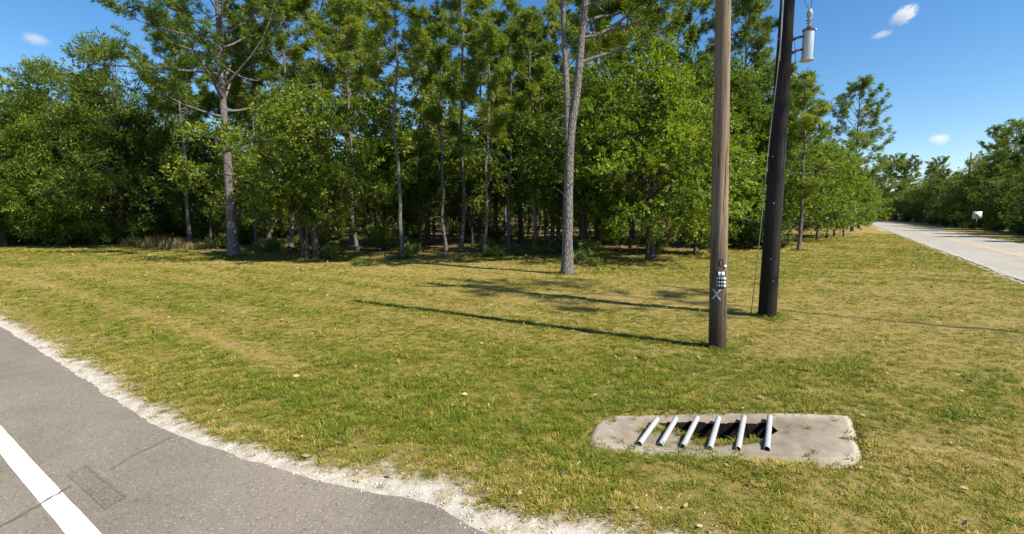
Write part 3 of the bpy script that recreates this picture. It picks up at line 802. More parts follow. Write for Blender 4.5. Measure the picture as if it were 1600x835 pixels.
# right edge along the road
put('pine_tree', YOUNG[0], 1248, 393, 128, 11, 'young pine with a bare dark trunk right of the dark pole', EDGE_G)
put('pine_tree', YOUNG[1], 1232, 381, 150, 12, 'young pine close behind the dark pole', EDGE_G)
put('maple_tree', MAPLE[1], 1276, 377, 210, 8, 'light green small tree in the row by the road', EDGE_G, mats=MM)
put('maple_tree', MAPLE[1], 1292, 372, 215, 8, 'second light green small tree in the row by the road', EDGE_G, mats=MM)
put('maple_tree', MAPLE[1], 1303, 369, 230, 8, 'light green tree just left of the leaning roadside trunk', EDGE_G, mats=MM)
put('pine_tree', YOUNG[1], 1318, 371, 250, 12, 'young roadside pine with a leaning dark trunk', EDGE_G)
put('pine_tree', ROADPINE, 1331, 362, 140, 18.5, 'tall full pine standing alone against the sky by the road', EDGE_G)
put('maple_tree', MAPLE[1], 1340, 357, 262, 8, 'low bright tree under the tall roadside pine', EDGE_G, mats=MM)
put('maple_tree', MAPLE[1], 1352, 352, 285, 8, 'low tree leaning to the road beyond the tall roadside pine', EDGE_G, mats=MM)

# ---- inside the wood: pines over a broadleaf understorey
def zone_of(x, y, w):
    t = x / y
    z_ = ('behind the leftmost oaks' if t < -.85 else 'behind the dry grass and slim pine' if t < -.62 else 'behind the big spreading pine' if t < -.48 else 'behind the low leafy oak' if t < -.3 else 'behind the pale slender pine' if t < -.16
          else 'behind the very tall thin pine' if t < -.03 else 'behind the stouter dark pine' if t < .06 else 'behind the forked pine' if t < .2 else 'behind the large bright tree' if t < .38 else 'behind the two utility poles' if t < .58 else 'behind the young pines by the road')
    return ('close ' if w < 9 else 'further ' if w < 30 else 'far ') + z_
taken = []
def free(x, y, r):
    if any((x - a) ** 2 + (y - b) ** 2 < r * r for a, b in taken): return False
    taken.append((x, y)); return True
for o in [o for o in bpy.data.objects if o.get('category') == 'tree']: taken.append((o.location.x, o.location.y))
IN_P, IN_O = 'pines inside the wood', 'low trees inside the wood'
cnt = 0; tries = 0
while cnt < 300 and tries < 9000:
    tries += 1
    y = 28 + 125 * RNG.random() ** 1.15; x = -1.18 * y - 4 + RNG.random() * (2.2 * y + 8)
    w = wood(np.array([[x, y]]))[0]
    if w < 1.5 or w > 105 or not free(x, y, 2.5 + .015 * y): continue
    s_b = (np.array([x, y]) - B0) @ BN
    if s_b > -6: continue
    cnt += 1; z = float(ground_z(np.array([x]), np.array([y]))[0])
    zone = zone_of(x, y, w)
    if RNG.random() < (.55 if w < 45 else .3):
        k = RNG.integers(4); sc = (.8 + .35 * RNG.random()) * (.72 if x / y < -.72 else 1)
        plant('pine_tree', 'tree', PINE[k], (x, y, z), RNG.random() * 6.28, sc, 'pine inside the wood, ' + zone, IN_P, mats=PM)
    else:
        k = RNG.integers(2, 4) if RNG.random() < .8 and w < 22 else RNG.integers(2); sc = .75 + .4 * RNG.random()
        plant('oak_tree', 'tree', OAK[k], (x, y, z), RNG.random() * 6.28, sc, 'broadleaf tree inside the wood, ' + zone, IN_O, mats=OM)
# left side of the far road, further along
ROW_L = 'trees lining the left side of the road'
for k, s in enumerate(np.arange(62, 250, 6.5)):
    q = RB(s, -7 - 5 * RNG.random()); pr, mt = (YOUNG[k % 2], PM) if k % 3 else (OAK[1], OM)
    plant('pine_tree' if k % 3 else 'oak_tree', 'tree', pr, (q[0], q[1], 0), RNG.random() * 6.28, .85 + .35 * RNG.random(), ('pine' if k % 3 else 'oak') + ' in the receding row on the left side of the far road', ROW_L, mats=mt)
# right side of the far road
ROW_R = 'trees lining the right side of the road'
right = []
for k, s in enumerate(np.arange(26, 250, 5.0)):
    for r in range(3):
        n_ = B_W + 6.5 + r * 5.0 + 3 * RNG.random(); ss = s + 4 * RNG.random()
        if s < 46 and r == 0: continue
        q = RB(ss, n_)
        if r == 0: pr, mt, nm = (OAK[k % 2], OM, 'oak_tree') if RNG.random() < .75 else (YOUNG[k % 2], PM, 'pine_tree')
        elif r == 1: pr, mt, nm = (PINE[k % 4], PM, 'pine_tree') if RNG.random() < .6 else (YOUNG[k % 2], PM, 'pine_tree')
        else: pr, mt, nm = (ROADPINE, PM, 'pine_tree') if RNG.random() < .3 else (OAK[k % 2], OM, 'oak_tree')
        plant(nm, 'tree', pr, (q[0], q[1], 0), RNG.random() * 6.28, (.74 + .3 * RNG.random()) * (1 + .14 * sstep(60, 110, ss)), ('pine' if nm[0] == 'p' else 'broadleaf tree') + [' in the front row', ' just behind the front row', ' at the back of the trees'][r] + ' right of the far road', ROW_R, mats=mt)
# tree across the road, right of the frame, whose crown shades a patch of the grass
q = np.array([19.3, 4.4])
plant('pine_tree', 'tree', pine_data(299, 18, .10, .66, 3.0, 20, subs=4, tpl=6, n_needle=16), (q[0], q[1], 0), 1.0, 1.0, 'pine across the road, right of the view', None, mats=PM, sz=1.45)
# ---- undergrowth
UG = 'undergrowth at the edge of the wood'
def low(name, parts, px, py, s, label, cat='bush', mats=BM_, names=SF, rz=None):
    p = gpt(px, py); return plant(name, cat, parts, p, RNG.random() * 6.28 if rz is None else rz, s, label, UG, names, mats)
low('bush', BUSH[2], 1166, 389, 1.05, 'bright green bush between the feet of the two poles')
low('bush', BUSH[2], 1140, 386, .9, 'bright green bush right behind the wooden pole')
low('bush', BUSH[0], 1195, 390, .9, 'bright green bush behind the foot of the dark pole')
low('bush', BUSH[0], 1222, 388, .7, 'small bright bush between the dark pole and the young pine')
low('palmetto', FAN[0], 925, 412, .9, 'palmetto fan plant just right of the forked pine', 'palmetto')
low('palmetto', FAN[1], 905, 416, .8, 'small palmetto touching the foot of the forked pine', 'palmetto')
low('palmetto', FAN[0], 990, 398, .9, 'palmetto in the shade left of the bright broadleaf tree', 'palmetto')
low('palmetto', FAN[0], 1108, 396, .8, 'palmetto behind the wooden pole', 'palmetto')
low('bush', BUSH[1], 508, 406, .75, 'small green bush at the right foot of the low oak')
low('bush', BUSH[1], 530, 400, .6, 'small bush a step right of the low oak')
low('weed_plant', BUSH[1], 575, 417, .33, 'low weed clump on the grass left of the pale slender pine', 'weed')
low('weed_plant', BUSH[1], 556, 416, .30, 'low weed clump nearest the low oak', 'weed')
low('weed_plant', BUSH[1], 634, 406, .65, 'weeds growing round the foot of the pale slender pine', 'weed')
low('weed_plant', BUSH[1], 764, 403, .55, 'fresh weeds at the foot of the thin crooked pine', 'weed')
low('weed_plant', BUSH[1], 778, 402, .5, 'fresh weeds a step right of the thin crooked pine', 'weed')
low('weed_plant', BUSH[1], 838, 400, .5, 'weeds by the thin dark pine left of the forked pine', 'weed')
low('weed_plant', BUSH[1], 812, 402, .35, 'low weeds midway between the crooked and the forked pine', 'weed')
low('weed_plant', BUSH[1], 926, 418, .4, 'pale weeds on the grass right of the forked pine', 'weed')
low('bush', BUSH[0], 30, 384, 1.0, 'shrub under the leftmost oaks')
low('bush', BUSH[0], 105, 386, .8, 'shrub at the foot of the second oak from the left')
low('bush', BUSH[0], 160, 384, .9, 'dark shrub left of the tall dry grass')
for px, py, s_, lb in ((62, 385, 1.25, 'tall shrub between the two leftmost oaks'), (128, 385, 1.3, 'tall shrub right of the second oak from the left'), (205, 383, 1.35, 'tall dark shrub just left of the dry grass'), (232, 380, 1.3, 'tall shrub behind the dry grass'), (-20, 384, 1.3, 'tall shrub at the left edge of the photo'), (322, 381, 1.2, 'tall shrub right behind the slim pine'), (385, 384, 1.1, 'tall shrub right behind the big spreading pine'), (268, 377, 1.3, 'tall shrub far behind the dry grass')):
    low('bush', BUSH[2], px, py, s_, lb)
low('bush', BUSH[1], 420, 396, .9, 'shrub between the big spreading pine and the low oak')
low('bush', BUSH[1], 345, 390, .9, 'shrub left of the big spreading pine trunk')
RG = 'clumps of tall dry grass'
for k, (px, py, s) in enumerate(((205, 388, .9), (225, 389, 1.0), (243, 389, 1.1), (262, 390, 1.05), (280, 391, 1.0), (298, 392, .9), (318, 391, .8), (4, 386, 1.0), (-12, 387, 1.0), (215, 385, 1.1), (252, 385, 1.2), (285, 386, 1.1))):
    p = gpt(px, py)
    o = plant('tall_grass', 'grass', (REED[k % 2],), p, RNG.random() * 6.28, s, 'clump of tall dry grass at the far left edge of the photo' if px < 10 else 'clump of tall dry grass round the slim pine on the left', RG + (' far left' if px < 10 else ''), ('blades',), (M['drygrass'],))
cnt = tries = 0
while cnt < 90 and tries < 3000:
    tries += 1
    y = 26 + 45 * RNG.random(); x = -1.1 * y + RNG.random() * 1.75 * y
    w = wood(np.array([[x, y]]))[0]
    if w < .3 or w > 32 or (np.array([x, y]) - B0) @ BN > -5: continue
    cnt += 1; z = float(ground_z(np.array([x]), np.array([y]))[0])
    if RNG.random() < .3: plant('palmetto', 'palmetto', FAN[cnt % 2], (x, y, z), RNG.random() * 6.28, .7 + .5 * RNG.random(), 'palmetto on the shaded floor ' + zone_of(x, y, w), 'palmettos inside the wood', SF, BM_)
    else: plant('bush', 'bush', BUSH[cnt % 3], (x, y, z), RNG.random() * 6.28, .45 + .4 * RNG.random() + .5 * (w > 18), 'low shrub on the shaded floor ' + zone_of(x, y, w), 'shrubs inside the wood', SF, BM_)
for k, s in enumerate(np.arange(44, 190, 4.2)):
    q = RB(s, B_W + 4.2 + 1.6 * RNG.random())
    plant('bush', 'bush', BUSH[(k + 2) % 3], (q[0], q[1], 0), RNG.random() * 6.28, .8 + .5 * RNG.random(), 'shrub at the foot of the trees right of the far road', 'shrubs right of the far road', SF, BM_)

# ================================================================ OBJECTS
# ---- weathered wooden pole
p = gpt(1120.5, 548); wp = empty('utility_pole', p)
tag(wp, 'weathered brown wooden utility pole with a number tag and a painted cross', 'utility pole', 'utility poles')
topw = AT(1130, 0, p[1]); lean = (topw - p)[:2] / (topw[2] - p[2])
WH = 10.2; zz = np.linspace(-.3, WH, 60)
def wr(z): return .152 - .0048 * z
mb = MB(); mb.tube(np.column_stack([lean[0] * zz, lean[1] * zz, zz]), wr(zz), 28, rough=.02)
mb.build('shaft', M['pole_wood'], wp, True)
view = -math.atan2(p[0], p[1]) - math.pi / 2            # azimuth (from the pole) towards the camera
def on_pole(az, z, out=.0):
    r = wr(z) + out; return np.array([lean[0] * z + r * math.cos(az), lean[1] * z + r * math.sin(az), z])
view = math.atan2(-p[1], -p[0])
def patch(mb, a0, a1, z0, z1, out, n=6, th=.003):
    """curved plate lying on the pole's surface"""
    A = np.linspace(a0, a1, n)
    V = [on_pole(a, z, o) for o in (out, out + th) for z in (z0, z1) for a in A]
    f = []
    g = lambda o, zi, ai: (o * 2 + zi) * n + ai
    for a in range(n - 1):
        f += [(g(1, 0, a), g(1, 0, a + 1), g(1, 1, a + 1), g(1, 1, a)), (g(0, 0, a), g(0, 1, a), g(0, 1, a + 1), g(0, 0, a + 1)),
              (g(0, 0, a), g(0, 0, a + 1), g(1, 0, a + 1), g(1, 0, a)), (g(0, 1, a), g(1, 1, a), g(1, 1, a + 1), g(0, 1, a + 1))]
    f += [(g(0, 0, 0), g(1, 0, 0), g(1, 1, 0), g(0, 1, 0)), (g(0, 0, n - 1), g(0, 1, n - 1), g(1, 1, n - 1), g(1, 0, n - 1))]
    mb.add(V, (), f)
def pz(py): return AT(1122, py, p[1] - .16)[2] - p[2]
def paz(px, py):                                          # azimuth on the shaft for a column of the tag
    cx = 1120.5 + (548 - py) * .018; r_px = 740 * wr(pz(py)) / p[1]
    return view + math.asin(max(-.95, min(.95, (px - cx) / r_px)))
mb = MB(); patch(mb, paz(1119.5, 440), paz(1132.5, 440), pz(450.5), pz(424.5), .004, 8); tg = mb.build('number_tag', M['black'], wp)
for row, (y0, y1, xs) in enumerate(((432, 425.5, ((1122, 1124.8), (1126.2, 1130.3))), (438.2, 434, ((1120.2, 1121.4), (1122.6, 1124.6), (1125.8, 1128), (1129.2, 1132.4))), (444, 440, ((1120.2, 1121.4), (1122.6, 1124.6), (1125.6, 1128), (1129.2, 1132.4))), (449.6, 445.4, ((1120.2, 1121.2), (1122.6, 1124.4), (1125.6, 1128), (1129.6, 1132.4))))):
    for x0, x1 in xs:
        mb = MB(); patch(mb, paz(x0, 438), paz(x1, 438), pz(y0), pz(y1), .008, 3, .002); mb.build('tag_mark', M['white'] if row == 0 or x1 > 1131 else M['tag_print'], tg)
# painted cross: two strokes that follow the shaft
def stroke(x0, y0, x1, y1, w, out):
    V, F = [], []; n_ = 12
    for k in range(n_ + 1):
        f = k / n_; x = x0 + (x1 - x0) * f; y = y0 + (y1 - y0) * f
        ww = w * (1 + .15 * math.sin(k * 2.1)) * (.8 if k in (0, n_) else 1)
        for sgn in (-1, 1): V.append(on_pole(paz(x + sgn * ww, 460), pz(y), out))
        if k: b = 2 * k; F.append((b - 2, b - 1, b + 1, b))
    return mesh_from('painted_cross', V, None, F)
cr = obj('painted_cross', stroke(1115, 453, 1125.5, 469.5, 1.2, .0045), M['blue_paint'], wp)
obj('stroke', stroke(1125.5, 452.5, 1114.5, 468.5, 1.2, .0065), M['blue_paint'], cr)
mb = MB(); c = on_pole(paz(1131.6, 417), pz(416.5), .004); ndir = unit(np.array([c[0] - lean[0] * c[2], c[1] - lean[1] * c[2], 0]))
mb.tube([c, c + ndir * .012], [.026, .026], 14); mb.build('tag_disc', M['white'], wp)
mb = MB(); zk, ak = pz(411), paz(1127, 411)
kn = [on_pole(ak + .16 * math.cos(t) * 1.3, zk + .06 * math.sin(t), .001) for t in np.linspace(0, 6.28, 17)]
mb.tube(kn, .005, 6, cap=False); mb.build('knot', M['pole_dark'], wp, True)

# ---- dark pole
p2 = gpt(1198, 498); dp = empty('utility_pole', p2)
tag(dp, 'black tarred utility pole carrying a grey transformer', 'utility pole', 'utility poles')
DH = 11.6; zz = np.linspace(-.3, DH, 60)
mb = MB(); mb.tube(np.column_stack([zz * .003, zz * 0, zz]), .198 - .0075 * zz, 28, rough=.015); mb.build('shaft', M['pole_dark'], dp, True)
def dloc(px, py, dep): return AT(px, py, dep) - p2
mb = MB(); mb.tube([dloc(1226, -60, p2[1] - .20), dloc(1224, 0, p2[1] - .20), dloc(1221, 45, p2[1] - .20), dloc(1218, 95, p2[1] - .21)], .014, 8); mb.build('conduit', M['wire_pale'], dp, True)
for (px, py, h) in ((1209, 318, .03), (1207, 245, .02), (1208, 440, .03), (1204, 405, .02), (1216, 62, .03)):
    mb = MB(); q = dloc(px, py, p2[1] - .19); mb.box(q, (.022, .010, h * .7)); mb.build('staple', M['wire'], dp)
mb = MB(); mb.box((0.03, -.16, 10.6), (2.4, .1, .12)); mb.build('cross_arm', M['pole_wood'], dp)
# ---- transformer on the dark pole
tc = AT(1260.5, 95, p2[1] - .05); tr = empty('transformer', tc); TS = .86; tr.scale = (TS, TS, TS)
tag(tr, 'grey cylindrical transformer hung high on the black pole', 'transformer')
mb = MB(); mb.lathe([(.0, .03), (.125, .03), (.128, .06), (.128, .70), (.120, .73), (0, .73)], k=32); mb.build('tank', M['tank'], tr, True)
mb = MB(); mb.lathe([(0, -.012), (.16, -.008), (.168, .004), (.16, .022), (.10, .034), (0, .034)], k=32); mb.build('base_plate', M['tank'], tr, True)
mb = MB(); mb.lathe([(.0, .725), (.145, .725), (.15, .745), (.135, .775), (.09, .81), (.04, .83), (0, .83)], k=32); ld = mb.build('lid', M['metal_dark'], tr, True)
mb = MB(); mb.box((.14, -.02, .75), (.07, .05, .05)); mb.build('lug', M['steel'], ld)
mb = MB(); mb.box((-.12, -.05, .75), (.05, .05, .05)); mb.build('lug', M['steel'], ld)
mb = MB(); mb.lathe([(.0, .82), (.045, .82), (.04, .88), (.03, .90), (.062, .925), (.03, .945), (.03, .965), (.085, .99), (.035, 1.02), (.055, 1.06), (.065, 1.12), (.075, 1.16), (.06, 1.20), (.045, 1.22), (.04, 1.26), (0, 1.26)], k=20); mb.build('bushing', M['porcelain'], tr, True)
dx = (p2[0] + .02 - tc[0]) / TS
for z_, dz in ((.60, .10), (.28, .0)):
    mb = MB(); mb.tube([(-.11, 0, z_), (-.25, .01, z_ - .02), (dx + .12, .05, z_ - .12 + dz * .2)], [.03, .032, .04], 10); mb.build('bracket', M['metal_dark'], tr, True)
mb = MB(); mb.box((dx + .13, .05, .36), (.05, .14, .5)); mb.build('mounting_plate', M['metal_dark'], tr)
# ---- wires
def wire(name, pts, r, mat, label):
    P = smooth(np.array(pts), 2); o = empty(name, P[-1])
    mb = MB(); mb.tube(P - P[-1], r, 6); me = mb.mesh(name, True); bpy.data.objects.remove(o)
    w_ = obj(name, me, mat); w_.location = P[-1]; return tag(w_, label, 'wire')
b_top = tc + np.array([0, 0, 1.24 * TS])
wire('jumper_wire', [tc + np.array([-.6, .1, 4.2]), tc + np.array([-.36, .05, 1.9]), tc + np.array([-.22, 0, 1.42]), tc + np.array([-.08, 0, 1.16]), b_top], .007, M['metal_dark'], 'dark wire curving into the left of the transformer top')
wire('lead_wire', [tc + np.array([.05, .0, 4.2]), tc + np.array([.04, 0, 2.6]), tc + np.array([.02, 0, 1.7]), b_top + np.array([.02, 0, 0])], .007, M['metal_dark'], 'straight dark wire rising from the transformer top')
wire('ground_wire', [dloc(1233, 20, p2[1]) + p2, dloc(1236, 40, p2[1] - .1) + p2, dloc(1241, 65, p2[1] - .1) + p2, dloc(1243, 78, p2[1] - .05) + p2, dloc(1243, 100, p2[1]) + p2], .005, M['metal_dark'], 'thin wire hanging between the black pole and the transformer')
dn = [AT(1224, -30, p2[1] - .25), AT(1218, 90, p2[1] - .26), AT(1206, 185, p2[1] - .28), AT(1196, 275, p2[1] - .3), AT(1186, 385, p2[1] - .3)]
e_ = gpt(1173, 495)
wire('down_wire', dn + [e_ + np.array([0, 0, -.05])], .0085, M['wire'], 'slack grey wire running down left of the black pole to the grass')
# primary line overhead, out of the view
# ---- drain apron: concrete slab with a sunken mouth
cx_, cy_ = PAD.mean(0)
U, Vv = np.meshgrid(np.linspace(0, 1, 130), np.linspace(0, 1, 64))
x0, x1 = PAD[:, 0].min(), PAD[:, 0].max(); y0, y1 = PAD[:, 1].min(), PAD[:, 1].max()
sx = x0 + (x1 - x0) * U; sy = y0 + (y1 - y0) * Vv
Q = np.stack([sx.ravel(), sy.ravel()], -1)
PADS = resample(np.vstack([smooth(np.vstack([PAD, PAD[:1]]), 1)]), .04)
ins = inside(Q, PADS); dd, _ = seg_dist(Q, PADS); dd = np.where(ins, dd, -dd)
edge_n = .05 * (fnoise(Q[:, 0], Q[:, 1], 5, 91) - .5)
hole_px = [(1028, 667), (1080, 665.5), (1140, 667), (1200, 668), (1215, 680), (1192, 692), (1150, 697), (1105, 697), (1080, 693), (1066, 684), (1042, 676)]
HOLE = np.array([G(x, y, -.04)[:2] for x, y in hole_px])
hi = inside(Q, HOLE); hd, _ = seg_dist(Q, np.vstack([HOLE, HOLE[:1]])); hd = np.where(hi, hd, -hd) + .05 * (fnoise(Q[:, 0], Q[:, 1], 9, 55) - .5)
basin_px = [(985, 668), (1000, 655), (1215, 654), (1235, 675), (1225, 698), (1100, 701), (990, 696)]
BAS = np.array([G(x, y)[:2] for x, y in basin_px]); bi = inside(Q, BAS); bd, _ = seg_dist(Q, np.vstack([BAS, BAS[:1]])); bd = np.where(bi, bd, -bd)
zs = .035 - .03 * sstep(-.06, .12, bd) + .02 * (fnoise(Q[:, 0], Q[:, 1], 2.5, 12) - .5) + .012 * (fnoise(Q[:, 0], Q[:, 1], 14, 13) - .5)
zs -= .07 * (1 - sstep(.0, .10, dd + edge_n))
zs += .008 * sstep(.45, 1.0, 1 - np.abs(dd - .10) / .12) * (Q[:, 0] > 3.2)
pit = sstep(.0, .06, hd)
zp = zs - .75 * pit
lip = np.clip((1 - sstep(.05, .30, dd)) * (.25 + .75 * sstep(3.1, 3.4, Q[:, 0])) + .3 * sstep(.0, .2, -bd) * (Q[:, 0] < 1.6), 0, 1)
ny, nx = U.shape; i = np.arange(ny - 1)[:, None] * nx; j = np.arange(nx - 1)[None]
F = np.stack([i + j, i + j + 1, i + nx + j + 1, i + nx + j], -1).reshape(-1, 4)
keep = (dd[F] > -.06).all(1); deep = (pit[F] > .02).any(1)
apron = empty('drain_apron', (cx_, cy_, 0))
tag(apron, 'sandy concrete drain slab set in the grass, with a dark sunken mouth', 'drain')
off = np.array([cx_, cy_, 0])
VV = np.column_stack([Q, zp]) - off
def sub(F, name, mat, parent, att=None):
    u, inv = np.unique(F, return_inverse=True)
    return obj(name, mesh_from(name, VV[u], None, inv.reshape(F.shape), {'lip': lip[u]}, True), mat, parent)
sub(F[keep & ~deep], 'slab', M['concrete'], apron); sub(F[keep & deep], 'mouth', M['soil_pit_shade'], apron)  # mouth walls and floor both get the painted shade colour
# ---- six loose pipes over the mouth
NEAR = [(999, 694), (1032, 696), (1067, 698), (1109, 701), (1153, 702), (1198.5, 702)]
FAR = [(1027, 655), (1056.5, 654), (1089.5, 653), (1123, 653), (1162.5, 651.5), (1203, 651)]
ords = ['leftmost', 'second', 'third', 'fourth', 'fifth', 'rightmost']
for k, (a, b) in enumerate(zip(NEAR, FAR)):
    A, B = G(*a, .054), G(*b, .066)
    L = np.linalg.norm(B - A); r = .030
    root = empty('metal_pipe', A)
    tag(root, {0: 'leftmost of the six pale metal pipes on the concrete slab', 5: 'rightmost of the six pale metal pipes on the concrete slab'}.get(k, f'{ords[k]} from the left of the six pale metal pipes on the slab'), 'pipe', 'metal pipes over the drain')
    d = (B - A) / L; n_ = 26
    up = np.array([0, 0, 1.]); e1 = unit(np.cross(d, up)); e2 = np.cross(e1, d); th = np.arange(n_) * 2 * math.pi / n_
    c_ = np.cos(th)[:, None] * e1 + np.sin(th)[:, None] * e2
    prof = [(r * .84, .0), (r, .0), (r * 1.01, .004)] + [(r * (1 + .006 * RNG.normal()), f * L) for f in np.linspace(.1, .95, 8)] + [(r, L), (r * .84, L)]
    V = np.vstack([c_ * rr + d * s for rr, s in prof]); m = len(prof)
    i = np.arange(m - 1)[:, None] * n_; j = np.arange(n_)[None]; j2 = (j + 1) % n_
    obj('tube_wall', mesh_from('tube_wall', V, None, np.stack([i + j, i + j2, i + n_ + j2, i + n_ + j], -1).reshape(-1, 4), None, True), M['steel'], root)
    V = np.vstack([c_ * r * .84 + d * s for s in (.0, L * .5, L)]); i = np.arange(2)[:, None] * n_
    obj('bore', mesh_from('bore', V, None, np.stack([i + j, i + n_ + j, i + n_ + j2, i + j2], -1).reshape(-1, 4), None, True), M['steel_in'], root)
# ---- roadside sign across the far road
ps = gpt(1524, 361); sg = empty('road_sign', ps, math.atan2(-ps[0], ps[1]) + .25)
tag(sg, 'small square white sign on a post right of the far road', 'sign')
hs = zt(324 + 8, ps[1])
mb = MB(); mb.box((0, .036, .95), (.07, .05, 2.3)); mb.build('post', M['post'], sg)
zc = AT(1524, 337, ps[1])[2]
mb = MB(); mb.box((0, 0, zc), (.98, .02, .98)); mb.build('panel', M['sign_face'], sg)
mb = MB(); mb.lathe([(0, 0), (.07, .03), (.09, .10), (.05, .16), (0, .17)], k=10); V0 = np.vstack(mb.V); mb = MB()
mb.box((.01, -.014, zc + .11), (.09, .006, .09)); mb.box((0, -.0145, zc - .01), (.15, .006, .15)); mb.box((-.04, -.015, zc - .14), (.06, .006, .12)); mb.box((.04, -.0155, zc - .12), (.05, .006, .08))
mb.build('symbol', M['sign_print'], sg)
# ---- pole among the trees right of the far road
pp = RB(93, B_W + 6.5); fp = empty('utility_pole', (pp[0], pp[1], 0)); tag(fp, 'far brown utility pole among the trees right of the road', 'utility pole')
mb = MB(); mb.tube([(0, 0, -.3), (0, 0, 6), (0, 0, 13.2)], [.2, .17, .13], 14); mb.build('shaft', M['pole_wood'], fp, True)

# ================================================================ GRASS, CHIPS, STRAW (scattered, uncountable)
def scatter(name, P, rot, scl, idx, tint, protos, label, cat):
    col = bpy.data.collections.new(name + '_kinds')
    for o in protos: col.objects.link(o)
    me = bpy.data.meshes.new(name); me.vertices.add(len(P)); me.vertices.foreach_set('co', np.asarray(P, np.float32).ravel())
    me.attributes.new('rot', 'FLOAT_VECTOR', 'POINT').data.foreach_set('vector', np.asarray(rot, np.float32).ravel())
    me.attributes.new('scl', 'FLOAT', 'POINT').data.foreach_set('value', np.asarray(scl, np.float32))
    me.attributes.new('kind_index', 'INT', 'POINT').data.foreach_set('value', np.asarray(idx, np.int32))
    me.attributes.new('tint', 'FLOAT', 'POINT').data.foreach_set('value', np.asarray(tint, np.float32))
    o = bpy.data.objects.new(name, me); link(o)
    ng = bpy.data.node_groups.new(name, 'GeometryNodeTree')
    ng.interface.new_socket('Geometry', in_out='INPUT', socket_type='NodeSocketGeometry')
    ng.interface.new_socket('Geometry', in_out='OUTPUT', socket_type='NodeSocketGeometry')
    N = ng.nodes; gi, go = N.new('NodeGroupInput'), N.new('NodeGroupOutput')
    ci = N.new('GeometryNodeCollectionInfo'); ci.inputs['Collection'].default_value = col
    ci.inputs['Separate Children'].default_value = True; ci.inputs['Reset Children'].default_value = True
    ip = N.new('GeometryNodeInstanceOnPoints'); ip.inputs['Pick Instance'].default_value = True
    def na(nm, t):
        a = N.new('GeometryNodeInputNamedAttribute'); a.data_type = t; a.inputs['Name'].default_value = nm; return a.outputs[0]
    L = ng.links
    L.new(gi.outputs[0], ip.inputs['Points']); L.new(ci.outputs[0], ip.inputs['Instance'])
    L.new(na('kind_index', 'INT'), ip.inputs['Instance Index']); L.new(na('rot', 'FLOAT_VECTOR'), ip.inputs['Rotation']); L.new(na('scl', 'FLOAT'), ip.inputs['Scale'])
    L.new(ip.outputs[0], go.inputs[0])
    md = o.modifiers.new('scatter', 'NODES'); md.node_group = ng
    return tag(o, label, cat, kind='stuff')
def tuft_mesh(seed, n, H, R, w, lie=.5):
    rng = np.random.default_rng(seed); V, F = [], []; c = 0
    for k in range(n):
        a, r = rng.random() * 6.28, R * rng.random() ** .5
        p = np.array([math.cos(a) * r, math.sin(a) * r, -.01]); b = a + rng.normal() * .9
        o = np.array([math.cos(b), math.sin(b), 0]); s2 = np.array([-o[1], o[0], 0]) * w * (.7 + .6 * rng.random())
        l = H * (.5 + .7 * rng.random()); be = l * lie * (.3 + 1.1 * rng.random())
        m1 = p + np.array([0, 0, l * .5]) + o * be * .22; m2 = p + np.array([0, 0, l * .82]) + o * be * .62; t = p + np.array([0, 0, l * (.95 - .35 * min(1, be / l))]) + o * be * 1.15
        V += [p - s2, p + s2, m1 + s2, m1 - s2, m2 + s2 * .7, m2 - s2 * .7, t]
        F += [(c, c + 1, c + 2), (c, c + 2, c + 3), (c + 3, c + 2, c + 4), (c + 3, c + 4, c + 5), (c + 5, c + 4, c + 6)]; c += 7
    return mesh_from('tuft', V, F)
M['blade'] = leaf_mat('grass blades', (.115, .165, .013), (.245, .225, .030), (.45, .345, .115), trans=.25, rough=.6, spec=.25, inst=True)
def proto(name, me, mat): me.materials.append(mat); return bpy.data.objects.new(name, me)
kinds = [proto('grass_tuft', tuft_mesh(300 + k, *a), M['blade']) for k, a in enumerate(((16, .085, .06, .0042, .9), (20, .07, .08, .0038, 1.2), (14, .11, .05, .0046, .8), (18, .055, .10, .0042, 1.6), (12, .045, .12, .0044, 2.3), (22, .075, .07, .0036, 1.3)))]
def sector(n_try, r0, r1, pw):
    """points in the sector in front of the camera, density falling with distance r as r^-pw"""
    u = RNG.random(n_try); e = 2 - pw
    r = (r0 ** e + (r1 ** e - r0 ** e) * u) ** (1 / e)
    a = math.radians(-56) + RNG.random(n_try) * math.radians(112)
    return np.stack([r * np.sin(a), r * np.cos(a)], -1), r
P, r = sector(240000, 3.2, 70, 1.42)
dA, dB, nb = road_field(P); snd = sand_of(P); wdP = wood(P)
ok = (np.where(nb > 0, dB > .25, (dA > .05) & (dB > .12)))
clump = fnoise(P[:, 0], P[:, 1], 5.0, 62, 2)
ok &= RNG.random(len(P)) < np.clip(1.12 - 1.12 * snd + .9 * (fnoise(P[:, 0], P[:, 1], 3.2, 61) - .5), .13, 1) * np.where(snd > .8, .35, 1) * np.clip(.36 + 2.6 * (clump - .28), .12, 1)
ok &= RNG.random(len(P)) < 1 - .86 * sstep(-1.5, 3, wdP)
inp = inside(P, PADS); pdist, _ = seg_dist(P, PADS)
front_lip = np.zeros(len(P), bool)
ok &= ~(inp & (pdist > .01 + .07 * fnoise(P[:, 0], P[:, 1], 4, 19)))
P, r, snd, wdP = P[ok], r[ok], snd[ok], wdP[ok]
ft = []
for c_, r_in, n_ in ((p, .17, 70), (p2, .2, 45), (gpt(886, 430), .28, 90), (gpt(365, 402), .34, 90), (gpt(628, 406), .2, 60), (gpt(758, 403), .15, 60), (gpt(1248, 393), .17, 60), (gpt(488, 407), .5, 90)):
    a_, q_ = RNG.random(n_) * 6.28, r_in + .38 * RNG.random(n_) ** 2
    ft.append(np.column_stack([c_[0] + q_ * np.cos(a_), c_[1] + q_ * np.sin(a_)]))
